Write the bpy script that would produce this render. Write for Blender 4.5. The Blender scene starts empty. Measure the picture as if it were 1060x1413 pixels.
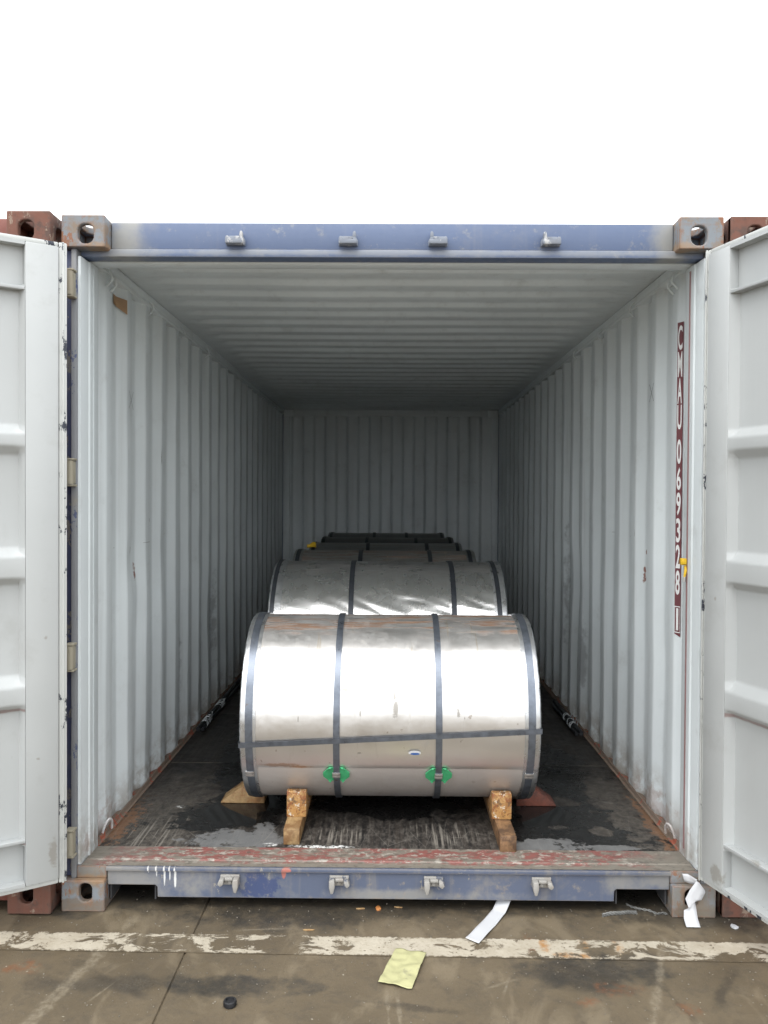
import bpy, bmesh, math, random
from mathutils import Vector, Matrix, noise as mn
R_ = math.radians
random.seed(7)
scene = bpy.context.scene

# ------------------------------------------------------------------ camera
cam = bpy.data.cameras.new('camera')
cam.sensor_fit = 'HORIZONTAL'; cam.sensor_width = 36.0
cam.lens = 36.0 * 1132.85 / 1060.0
cam.clip_start = 0.05; cam.clip_end = 2000
co = bpy.data.objects.new('camera', cam); scene.collection.objects.link(co)
pit, yaw, rol = -0.01551, -0.00806, 0.005947
f = Vector((math.sin(yaw)*math.cos(pit), math.cos(yaw)*math.cos(pit), math.sin(pit)))
r = Vector((math.cos(yaw), -math.sin(yaw), 0)); u = r.cross(f)
rr = r*math.cos(rol) + u*math.sin(rol); uu = -r*math.sin(rol) + u*math.cos(rol)
m3 = Matrix((rr, uu, -f)).transposed()
co.matrix_world = Matrix.Translation((0.0029, -3.0326, 1.5482)) @ m3.to_4x4()
scene.camera = co

# ------------------------------------------------------------------ sky, sun, exposure (overcast)
SUN_EL, SUN_AZ = R_(60), R_(200)            # azimuth clockwise from +Y: behind the camera
world = bpy.data.worlds.new('World'); scene.world = world; world.use_nodes = True
wn = world.node_tree; wn.nodes.clear()
wo = wn.nodes.new('ShaderNodeOutputWorld'); wb = wn.nodes.new('ShaderNodeBackground')
sky = wn.nodes.new('ShaderNodeTexSky'); sky.sky_type = 'NISHITA'; sky.sun_disc = False
sky.sun_elevation = SUN_EL; sky.sun_rotation = SUN_AZ; sky.dust_density = 4.0; sky.air_density = 1.0
hs = wn.nodes.new('ShaderNodeHueSaturation'); hs.inputs['Saturation'].default_value = 0.06
mx = wn.nodes.new('ShaderNodeMix'); mx.data_type = 'RGBA'; mx.inputs[0].default_value = 0.6
mx.inputs[7].default_value = (10.2, 10.6, 11.0, 1)     # cloud layer, even and white
wn.links.new(sky.outputs[0], hs.inputs['Color']); wn.links.new(hs.outputs[0], mx.inputs[6])
wn.links.new(mx.outputs[2], wb.inputs['Color']); wb.inputs['Strength'].default_value = 0.15
wn.links.new(wb.outputs[0], wo.inputs[0])
sun = bpy.data.lights.new('sun', 'SUN'); sun.energy = 0.5; sun.angle = R_(40); sun.color = (1.0, 0.97, 0.93)
so = bpy.data.objects.new('sun', sun); scene.collection.objects.link(so)
sd = Vector((math.sin(SUN_AZ)*math.cos(SUN_EL), math.cos(SUN_AZ)*math.cos(SUN_EL), math.sin(SUN_EL)))
so.rotation_euler = sd.to_track_quat('Z', 'Y').to_euler()
so.location = sd*20
scene.view_settings.view_transform = 'Standard'; scene.view_settings.look = 'None'
scene.view_settings.gamma = 1.0; scene.view_settings.exposure = 0.95
scene.view_settings.use_curve_mapping = False
scene.render.engine = 'CYCLES'
scene.cycles.max_bounces = 10; scene.cycles.diffuse_bounces = 6; scene.cycles.glossy_bounces = 5
scene.cycles.use_denoising = True
scene.cycles.sample_clamp_indirect = 8.0

# ------------------------------------------------------------------ material helpers
class NT:
    def __init__(s, name):
        s.m = bpy.data.materials.new(name); s.m.use_nodes = True
        s.t = s.m.node_tree; s.b = s.t.nodes['Principled BSDF']
        s.geo = None; s.tc = None
    def new(s, typ): return s.t.nodes.new(typ)
    def link(s, a, b): s.t.links.new(a, b)
    def put(s, sock, v):
        if v is None: return
        if hasattr(v, 'is_linked'): s.link(v, sock)
        elif isinstance(v, tuple) and len(v) == 3 and sock.type == 'RGBA': sock.default_value = (*v, 1)
        else: sock.default_value = v
    def pos(s):
        if not s.geo: s.geo = s.new('ShaderNodeNewGeometry')
        return s.geo.outputs['Position']
    def nor(s):
        s.pos(); return s.geo.outputs['Normal']
    def obj(s):
        if not s.tc: s.tc = s.new('ShaderNodeTexCoord')
        return s.tc.outputs['Object']
    def scale(s, v, k, off=(0, 0, 0)):
        n = s.new('ShaderNodeMapping'); s.link(v, n.inputs[0]); n.inputs['Scale'].default_value = k
        n.inputs['Location'].default_value = off; return n.outputs[0]
    def noise(s, v, sc, det=4.0, rough=0.55, dist=0.0):
        n = s.new('ShaderNodeTexNoise'); s.link(v, n.inputs['Vector']); n.inputs['Scale'].default_value = sc
        n.inputs['Detail'].default_value = det; n.inputs['Roughness'].default_value = rough
        n.inputs['Distortion'].default_value = dist; return n.outputs[0]
    def voro(s, v, sc, feature='F1'):
        n = s.new('ShaderNodeTexVoronoi'); n.feature = feature; s.link(v, n.inputs['Vector']); n.inputs['Scale'].default_value = sc
        return n.outputs['Distance']
    def ss(s, v, a, b):                      # smoothstep from a to b
        n = s.new('ShaderNodeMapRange'); n.interpolation_type = 'SMOOTHSTEP'
        s.put(n.inputs[0], v); n.inputs[1].default_value = a; n.inputs[2].default_value = b; return n.outputs[0]
    def lin(s, v, a, b, c, d):
        n = s.new('ShaderNodeMapRange'); s.put(n.inputs[0], v)
        for i, k in enumerate((a, b, c, d)): n.inputs[i+1].default_value = k
        return n.outputs[0]
    def math(s, op, a, b=None, clamp=False):
        n = s.new('ShaderNodeMath'); n.operation = op; n.use_clamp = clamp; s.put(n.inputs[0], a); s.put(n.inputs[1], b)
        return n.outputs[0]
    def mul(s, a, b): return s.math('MULTIPLY', a, b)
    def add(s, a, b): return s.math('ADD', a, b)
    def mx(s, a, b): return s.math('MAXIMUM', a, b)
    def inv(s, a): return s.math('SUBTRACT', 1.0, a)
    def mix(s, fac, a, b, mode='MIX'):
        n = s.new('ShaderNodeMix'); n.data_type = 'RGBA'; n.blend_type = mode
        s.put(n.inputs[0], fac); s.put(n.inputs[6], a); s.put(n.inputs[7], b); return n.outputs[2]
    def fmix(s, fac, a, b):
        n = s.new('ShaderNodeMix'); s.put(n.inputs[0], fac); s.put(n.inputs[2], a); s.put(n.inputs[3], b); return n.outputs[0]
    def sep(s, v):
        n = s.new('ShaderNodeSeparateXYZ'); s.link(v, n.inputs[0]); return n.outputs
    def ells(s, v, lst, wob=0.35, wsc=6.0, soft=0.5):
        """mask of a list of ellipsoids ((cx,cy,cz),(rx,ry,rz)) with wobbling borders"""
        nz = s.lin(s.noise(v, wsc, 5, 0.65), 0.25, 0.75, -wob, wob); out = None
        for c, rad in lst:
            n = s.new('ShaderNodeMapping'); s.link(v, n.inputs[0])
            n.inputs['Location'].default_value = tuple(-a/b for a, b in zip(c, rad)); n.inputs['Scale'].default_value = tuple(1/b for b in rad)
            l = s.new('ShaderNodeVectorMath'); l.operation = 'LENGTH'; s.link(n.outputs[0], l.inputs[0])
            k = s.ss(s.add(l.outputs['Value'], nz), 1.0, 1.0-soft)
            out = k if out is None else s.mx(out, k)
        return out
    def bump(s, h, strength=0.3, dist=0.01):
        n = s.new('ShaderNodeBump'); s.link(h, n.inputs['Height']); n.inputs['Strength'].default_value = strength
        n.inputs['Distance'].default_value = dist
        s.link(n.outputs[0], s.b.inputs['Normal']); return n
    def done(s, col=None, rough=None, metal=None, spec=None):
        s.put(s.b.inputs['Base Color'], col); s.put(s.b.inputs['Roughness'], rough); s.put(s.b.inputs['Metallic'], metal)
        s.put(s.b.inputs['Specular IOR Level'], spec); return s.m

def paint(name, col, dirt=(0.16, 0.14, 0.11), dirt_amt=0.35, chips=None, chip_lo=0.72, rough=0.42, marks=(), streak=0.4, low_dirt=0.0, edge=None, dsc=5):
    """container paint: soft colour variation, vertical run-off streaks, chips and named marks"""
    t = NT(name); p = t.pos()
    big = t.noise(p, 1.3, 4); st = t.noise(t.scale(p, (14, 14, 0.7)), 1.0, 5, 0.6); fine = t.noise(p, 55, 4, 0.6)
    c = t.mix(t.lin(big, 0.3, 0.7, 0, 1), tuple(k*0.9 for k in col), tuple(min(1, k*1.05) for k in col))
    c = t.mix(t.mul(t.ss(st, 0.52, 0.78), streak*dirt_amt), c, dirt)
    c = t.mix(t.mul(t.ss(t.noise(p, dsc, 6, 0.68), 0.55 if dsc < 9 else 0.47, 0.8 if dsc < 9 else 0.62), dirt_amt*0.6), c, dirt)
    if low_dirt:
        z = t.sep(p)[2]
        band = t.mul(t.ss(t.add(z, t.lin(big, 0, 1, -0.12, 0.12)), 0.42, 0.16), low_dirt)
        c = t.mix(t.mul(band, t.ss(t.noise(p, 9, 6, 0.7), 0.38, 0.6)), c, (0.20, 0.15, 0.10))
    if chips:
        ck = t.ss(t.noise(t.scale(p, (1, 1, 0.55)), 17, 7, 0.72), chip_lo, chip_lo+0.02)
        c = t.mix(ck, c, chips)
    for lst, mc, wob, wsc, soft, amt in marks:
        c = t.mix(t.mul(t.ells(p, lst, wob, wsc, soft), amt), c, mc)
    if edge:
        bn = t.new('ShaderNodeBevel'); bn.samples = 4; bn.inputs['Radius'].default_value = edge[1]
        dt = t.new('ShaderNodeVectorMath'); dt.operation = 'DOT_PRODUCT'; t.link(bn.outputs[0], dt.inputs[0]); t.link(t.nor(), dt.inputs[1])
        em = t.ss(t.add(dt.outputs['Value'], t.lin(t.noise(p, 22, 6, 0.7), 0.3, 0.7, -0.10, 0.10)), 0.97, 0.88)
        c = t.mix(t.mul(em, edge[2]), c, t.mix(fine, edge[0], tuple(k*1.7 for k in edge[0])))
    t.bump(t.add(t.mul(fine, 0.25), t.noise(p, 4, 3)), 0.12, 0.01)
    return t.done(c, t.lin(fine, 0.3, 0.7, rough-0.06, rough+0.1))

MAT = {}
GREY_LIGHT_ADDED = (0.70, 0.748, 0.76)  # same paint as the doors, lightened to make up for dim interior light
MAT['grey'] = paint('interior_grey_light_added', GREY_LIGHT_ADDED, dirt_amt=0.4, chips=(0.12, 0.06, 0.045), chip_lo=0.775, low_dirt=0.65, marks=[
    ([((1.165, 0.817, 1.21), (0.05, 0.016, 0.055)), ((1.165, 0.80, 1.31), (0.05, 0.012, 0.018)), ((-1.165, 0.235, 1.446), (0.05, 0.012, 0.025)),
      ((-1.165, 0.80, 1.21), (0.05, 0.02, 0.06))], (0.20, 0.06, 0.035), 0.5, 30, 0.3, 0.9),
    ([((1.165, 2.45, 0.95), (0.06, 0.06, 0.5)), ((-1.165, 1.62, 0.55), (0.06, 0.04, 0.35)), ((-1.165, 2.45, 0.75), (0.06, 0.07, 0.4)), ((1.165, 1.95, 0.6), (0.06, 0.04, 0.3))],
     (0.09, 0.09, 0.09), 0.6, 14, 0.7, 0.45),
    ([((-1.0, 0.3, 0.2), (0.4, 0.25, 0.10)), ((1.1, 0.5, 0.2), (0.2, 0.5, 0.10))], (0.30, 0.17, 0.13), 0.9, 16, 0.5, 0.35),
    ([((-1.165, 0.95, 1.335), (0.05, 0.10, 0.0016)), ((-1.165, 1.30, 1.36), (0.05, 0.09, 0.0014)), ((-1.165, 0.62, 1.72), (0.05, 0.0015, 0.06)), ((-1.165, 1.15, 1.75), (0.05, 0.004, 0.05)), ((-1.165, 0.40, 1.50), (0.05, 0.0016, 0.08)), ((1.165, 1.05, 1.37), (0.05, 0.05, 0.0015)), ((1.165, 1.35, 1.38), (0.05, 0.05, 0.0015)),
      ((-1.165, 0.66, 1.31), (0.05, 0.006, 0.02)), ((-1.165, 0.94, 1.44), (0.05, 0.005, 0.012)), ((1.165, 0.42, 1.36), (0.05, 0.004, 0.03)), ((1.165, 0.88, 1.40), (0.05, 0.003, 0.02)), ((1.165, 1.3, 1.85), (0.05, 0.003, 0.02)), ((1.18, 0.2, 0.9), (0.06, 0.02, 0.0012)), ((-1.165, 0.52, 1.33), (0.05, 0.02, 0.0015))],
     (0.10, 0.085, 0.08), 0.5, 40, 0.4, 0.75),
    ([((0.62, 0.42, 2.5), (0.04, 0.03, 0.1)), ((0.78, 0.42, 2.5), (0.06, 0.04, 0.1))], (0.22, 0.16, 0.14), 0.6, 30, 0.6, 0.6)])
DOORC_LIGHT_CUT = (0.418, 0.432, 0.428)  # interior paint again, darkened to offset the stronger light on the doors
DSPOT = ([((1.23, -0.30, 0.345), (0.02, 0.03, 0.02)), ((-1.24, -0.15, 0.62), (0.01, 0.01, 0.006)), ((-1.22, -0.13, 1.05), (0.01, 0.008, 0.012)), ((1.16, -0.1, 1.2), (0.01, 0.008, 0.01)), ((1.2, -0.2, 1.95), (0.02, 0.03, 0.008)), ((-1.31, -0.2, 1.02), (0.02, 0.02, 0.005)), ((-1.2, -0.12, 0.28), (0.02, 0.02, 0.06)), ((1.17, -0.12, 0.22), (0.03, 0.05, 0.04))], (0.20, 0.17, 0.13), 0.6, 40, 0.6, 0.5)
MAT['door'] = paint('door_grey_light_cut', DOORC_LIGHT_CUT, dirt_amt=0.3, chips=(0.18, 0.16, 0.14), chip_lo=0.72, rough=0.36, streak=0.12, marks=[DSPOT])
MAT['doorpanel'] = paint('door_panel_grey_light_cut', DOORC_LIGHT_CUT, dirt_amt=0.3, chips=(0.18, 0.16, 0.14), chip_lo=0.72, rough=0.36, streak=0.12, marks=[DSPOT,
    ([((1.35, -0.6, 0.797), (0.5, 0.8, 0.012)), ((-1.6, -0.35, 0.797), (0.5, 0.5, 0.010)), ((-1.6, -0.35, 0.323), (0.5, 0.5, 0.008))], (0.24, 0.15, 0.14), 0.3, 9, 0.4, 0.7)])
MAT['gasket'] = paint('painted_gasket', (0.52, 0.53, 0.51), dirt=(0.05, 0.05, 0.05), dirt_amt=0.5, chips=(0.03, 0.035, 0.05), chip_lo=0.575, rough=0.5)
BLUE = (0.103, 0.140, 0.235)
MAT['header'] = paint('faded_blue_header_paint', BLUE, dirt=(0.30, 0.28, 0.24), dirt_amt=0.35, chips=(0.30, 0.29, 0.27), chip_lo=0.80, rough=0.5, edge=((0.20, 0.20, 0.20), 0.008, 0.7), marks=[
    ([((-1.0, 0.05, 2.49), (0.13, 0.3, 0.16)), ((1.05, 0.05, 2.5), (0.09, 0.3, 0.2)), ((-0.98, 0.05, 2.60), (0.10, 0.3, 0.10))], (0.33, 0.32, 0.28), 0.4, 5, 0.8, 0.75),
    ([((0.0, 0.05, 2.472), (2.5, 0.3, 0.018))], (0.22, 0.235, 0.26), 0.5, 10, 0.8, 0.8)])
MAT['sill'] = paint('worn_blue_sill_paint', (0.098, 0.118, 0.175), dirt=(0.24, 0.22, 0.19), dirt_amt=1.4, chips=(0.27, 0.25, 0.22), chip_lo=0.64, rough=0.55, streak=0.7, edge=((0.19, 0.165, 0.135), 0.008, 0.8), marks=[
    ([((-0.95, 0.03, 0.10), (0.32, 0.3, 0.12)), ((1.0, 0.03, 0.12), (0.22, 0.3, 0.06)), ((0.1, 0.03, 0.06), (0.5, 0.3, 0.03))], (0.27, 0.26, 0.235), 0.6, 9, 0.8, 0.7),
    ([((-0.475, 0.03, 0.085), (0.075, 0.3, 0.06))], (0.045, 0.065, 0.15), 0.9, 22, 0.3, 0.9),
    ([((-0.38, 0.03, 0.155), (0.02, 0.3, 0.012)), ((-0.39, 0.03, 0.14), (0.012, 0.3, 0.02))], (0.50, 0.16, 0.11), 0.4, 40, 0.3, 0.8),
    ([((-0.90, 0.03, 0.155), (0.003, 0.3, 0.02)), ((-0.87, 0.03, 0.150), (0.003, 0.3, 0.03)), ((-0.84, 0.03, 0.135), (0.004, 0.3, 0.05)), ((-0.82, 0.03, 0.14), (0.003, 0.3, 0.04)), ((-0.80, 0.03, 0.12), (0.005, 0.3, 0.05))],
     (0.70, 0.70, 0.68), 0.2, 60, 0.3, 0.9)])
MAT['blue'] = paint('blue_container_paint', (0.08, 0.12, 0.27), dirt=(0.28, 0.26, 0.22), dirt_amt=0.7, chips=(0.25, 0.24, 0.22), chip_lo=0.70, rough=0.5)
MAT['postblue'] = paint('dull_blue_post_paint', (0.075, 0.09, 0.165), dirt=(0.22, 0.21, 0.19), dirt_amt=1.5, chips=(0.22, 0.21, 0.19), chip_lo=0.575, rough=0.55)
MAT['post'] = paint('worn_grey_blue_post_paint', (0.215, 0.22, 0.23), dirt=(0.27, 0.235, 0.17), dirt_amt=1.4, chips=(0.06, 0.075, 0.15), chip_lo=0.60, rough=0.55)
MAT['casting'] = paint('weathered_casting_paint', (0.195, 0.215, 0.235), dirt=(0.21, 0.145, 0.09), dirt_amt=1.3, dsc=16, chips=(0.22, 0.10, 0.055), chip_lo=0.575, rough=0.65, edge=((0.16, 0.085, 0.05), 0.014, 0.9), marks=[
    ([((-1.14, 0, 0.02), (0.12, 0.4, 0.035)), ((1.14, 0, 0.02), (0.12, 0.4, 0.03))], (0.15, 0.12, 0.09), 0.6, 16, 0.4, 0.85),
    ([((1.14, 0.05, 0.08), (0.14, 0.4, 0.10)), ((-1.09, 0.05, 0.14), (0.10, 0.4, 0.05))], (0.19, 0.165, 0.13), 0.7, 14, 0.6, 0.7),
    ([((-1.05, 0.06, 2.47), (0.1, 0.2, 0.03)), ((1.05, 0.06, 2.48), (0.1, 0.2, 0.03)), ((-1.13, 0, 0.118), (0.12, 0.3, 0.02))], (0.30, 0.19, 0.10), 0.6, 14, 0.7, 0.7)])
MAT['redbrown'] = paint('red_brown_container_paint', (0.22, 0.075, 0.055), dirt=(0.20, 0.15, 0.11), dirt_amt=0.9, chips=(0.32, 0.27, 0.22), chip_lo=0.69, rough=0.6)
MAT['rustcast'] = paint('rusty_casting_paint', (0.165, 0.068, 0.045), dirt=(0.075, 0.05, 0.04), dirt_amt=1.3, dsc=18, chips=(0.27, 0.20, 0.15), chip_lo=0.565, rough=0.75, edge=((0.10, 0.06, 0.045), 0.014, 0.8))
MAT['hinge'] = paint('beige_hinge_paint', (0.34, 0.31, 0.235), dirt=(0.25, 0.15, 0.08), dirt_amt=0.6, chips=(0.2, 0.12, 0.07), chip_lo=0.70, rough=0.55)
MAT['keeper'] = paint('chipped_keeper_paint', (0.20, 0.22, 0.26), dirt=(0.20, 0.16, 0.12), dirt_amt=0.9, chips=(0.42, 0.42, 0.42), chip_lo=0.55, rough=0.55)
MAT['keeper2'] = paint('chipped_pale_keeper_paint', (0.34, 0.325, 0.30), dirt=(0.22, 0.15, 0.10), dirt_amt=1.0, chips=(0.12, 0.13, 0.16), chip_lo=0.56, rough=0.55)

MAT['angle'] = paint('rusty_floor_angle', (0.20, 0.15, 0.115), dirt=(0.09, 0.075, 0.06), dirt_amt=0.9, chips=(0.30, 0.085, 0.05), chip_lo=0.56, rough=0.7)
def m_threshold():
    t = NT('worn_red_threshold_paint'); p = t.pos()
    v = t.scale(p, (1.0, 3.0, 3.0))
    a = t.noise(t.scale(p, (1.0, 2.0, 2.0)), 9, 8, 0.74, 0.3); b = t.noise(v, 16, 6, 0.7); d = t.noise(p, 3, 5)
    c = t.mix(t.ss(b, 0.35, 0.7), (0.23, 0.20, 0.165), (0.13, 0.115, 0.095))
    c = t.mix(t.ss(a, 0.465, 0.525), c, t.mix(b, (0.19, 0.058, 0.050), (0.26, 0.105, 0.088)))
    c = t.mix(t.mul(t.ss(t.noise(t.scale(p, (1.5, 2.2, 2)), 15, 7, 0.75), 0.535, 0.58), 0.9), c, (0.36, 0.33, 0.285))
    c = t.mix(t.ells(p, [((-1.16, 0.1, 0.165), (0.24, 0.3, 0.1)), ((1.16, 0.1, 0.165), (0.28, 0.3, 0.1)), ((0, 0.03, 0.165), (3, 0.035, 0.1))], 0.5, 7, 0.7), c, t.mix(b, (0.24, 0.22, 0.185), (0.14, 0.12, 0.095)))
    c = t.mix(t.mul(t.ss(t.noise(t.scale(p, (1, 1.5, 2)), 30, 6, 0.72), 0.52, 0.64), 0.75), c, (0.10, 0.085, 0.07))
    t.bump(t.add(a, b), 0.3, 0.006)
    return t.done(c, t.lin(d, 0.3, 0.7, 0.35, 0.6))
MAT['threshold'] = m_threshold()

def m_floor():
    t = NT('wet_dark_plywood'); p = t.pos()
    grain = t.noise(t.scale(p, (60, 1.6, 5)), 1.0, 5, 0.6); n1 = t.noise(p, 4.5, 6, 0.62); n2 = t.noise(p, 21, 5, 0.65)
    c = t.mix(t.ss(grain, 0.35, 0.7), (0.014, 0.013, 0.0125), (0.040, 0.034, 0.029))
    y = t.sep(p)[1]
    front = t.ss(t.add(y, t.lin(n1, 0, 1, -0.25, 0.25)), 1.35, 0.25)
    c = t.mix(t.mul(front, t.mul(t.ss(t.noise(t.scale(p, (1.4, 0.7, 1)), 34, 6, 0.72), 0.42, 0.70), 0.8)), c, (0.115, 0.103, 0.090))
    side = t.ells(p, [((1.02, 0.6, 0.165), (0.24, 0.75, 0.1)), ((-0.98, 0.55, 0.165), (0.30, 0.65, 0.1))], 0.5, 9, 0.5)
    c = t.mix(t.mul(side, t.lin(t.noise(p, 40, 7, 0.75), 0.40, 0.62, 0.1, 0.85)), c, (0.120, 0.104, 0.086))
    seam = t.mul(t.ss(t.math('ABSOLUTE', t.add(y, -1.233)), 0.014, 0.003), t.ss(n1, 0.35, 0.55)); c = t.mix(t.mul(seam, 0.6), c, (0.12, 0.105, 0.085))
    # pale scored grain along the left front, bare middle boards
    sc = t.ss(t.noise(t.scale(p, (95, 2.2, 5)), 1.0, 4, 0.6), 0.52, 0.60)
    reg = t.ells(p, [((-0.98, 0.34, 0.165), (0.20, 0.24, 0.1)), ((-0.62, 0.66, 0.165), (0.05, 0.1, 0.1)), ((-0.2, 0.32, 0.165), (0.16, 0.12, 0.1)), ((0.22, 0.34, 0.165), (0.2, 0.14, 0.1))], 0.5, 7, 0.6)
    c = t.mix(t.mul(t.mul(sc, reg), 0.7), c, (0.23, 0.21, 0.18))
    c = t.mix(t.mul(t.ells(p, [((-1.12, 0.42, 0.165), (0.05, 0.22, 0.1)), ((1.13, 0.45, 0.165), (0.03, 0.3, 0.1))], 1.3, 38, 0.3), 0.55), c, (0.27, 0.13, 0.06))
    # dry grey dust islands between the puddles
    dry = t.ells(p, [((-0.64, 0.275, 0.165), (0.21, 0.10, 0.1)), ((-0.52, 0.36, 0.165), (0.06, 0.09, 0.1)), ((0.64, 0.235, 0.165), (0.16, 0.075, 0.1)), ((0.88, 0.22, 0.165), (0.12, 0.03, 0.1))], 0.55, 9, 0.12)
    spots = t.ss(t.noise(p, 15, 5, 0.7), 0.56, 0.60)
    dry = t.mul(dry, t.inv(t.mul(spots, 0.8)))
    c = t.mix(t.mul(dry, 0.85), c, t.mix(n2, (0.09, 0.09, 0.09), (0.20, 0.20, 0.197)))
    wh = t.mul(t.ells(p, [((-0.26, 0.205, 0.165), (0.13, 0.022, 0.1)), ((-0.47, 0.225, 0.165), (0.03, 0.02, 0.1)), ((-0.93, 0.62, 0.165), (0.03, 0.02, 0.1))], 0.5, 20, 0.5), t.ss(t.noise(p, 45, 4, 0.7), 0.44, 0.52))
    c = t.mix(wh, c, (0.62, 0.62, 0.60))
    scr = t.ss(t.voro(t.scale(p, (9, 2.4, 3)), 1.3, 'DISTANCE_TO_EDGE'), 0.006, 0.0)
    c = t.mix(t.mul(t.mul(scr, front), 0.55), c, (0.26, 0.24, 0.21))
    wet = t.ells(p, [((-0.64, 0.62, 0.165), (0.24, 0.30, 0.1)), ((-0.80, 0.44, 0.165), (0.24, 0.12, 0.1)), ((0.84, 0.52, 0.165), (0.36, 0.38, 0.1)), ((0.80, 1.0, 0.165), (0.34, 0.7, 0.1)), ((-0.74, 1.4, 0.165), (0.2, 0.6, 0.1)), ((1.02, 0.36, 0.165), (0.10, 0.13, 0.1)), ((0, 0.75, 0.165), (0.6, 0.25, 0.1))], 0.5, 5, 0.15)
    wet = t.mul(wet, t.inv(dry)); wet = t.mul(wet, t.inv(t.mul(t.ells(p, [((1.06, 0.75, 0.165), (0.13, 0.62, 0.1)), ((-1.02, 0.75, 0.165), (0.16, 0.6, 0.1)), ((0.90, 0.38, 0.165), (0.05, 0.05, 0.1)), ((0.72, 0.42, 0.165), (0.04, 0.02, 0.1)), ((0.80, 0.72, 0.165), (0.07, 0.07, 0.1)), ((-0.66, 0.85, 0.165), (0.1, 0.1, 0.1))], 0.8, 12, 0.3), 0.85)))
    pool = t.ells(p, [((-0.66, 0.58, 0.165), (0.17, 0.22, 0.1)), ((0.69, 0.56, 0.165), (0.13, 0.20, 0.1))], 0.5, 5, 0.3)
    c = t.mix(t.mul(wet, 0.9), c, (0.008, 0.008, 0.008))
    rough = t.fmix(wet, t.lin(n2, 0.3, 0.7, 0.36, 0.6), t.fmix(pool, t.lin(n2, 0.3, 0.7, 0.22, 0.34), 0.09))
    h = t.mul(t.add(t.mul(grain, 0.6), n2), t.inv(wet))
    t.bump(h, 0.35, 0.006)
    return t.done(c, rough, spec=0.32)
MAT['floor'] = m_floor()

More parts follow.
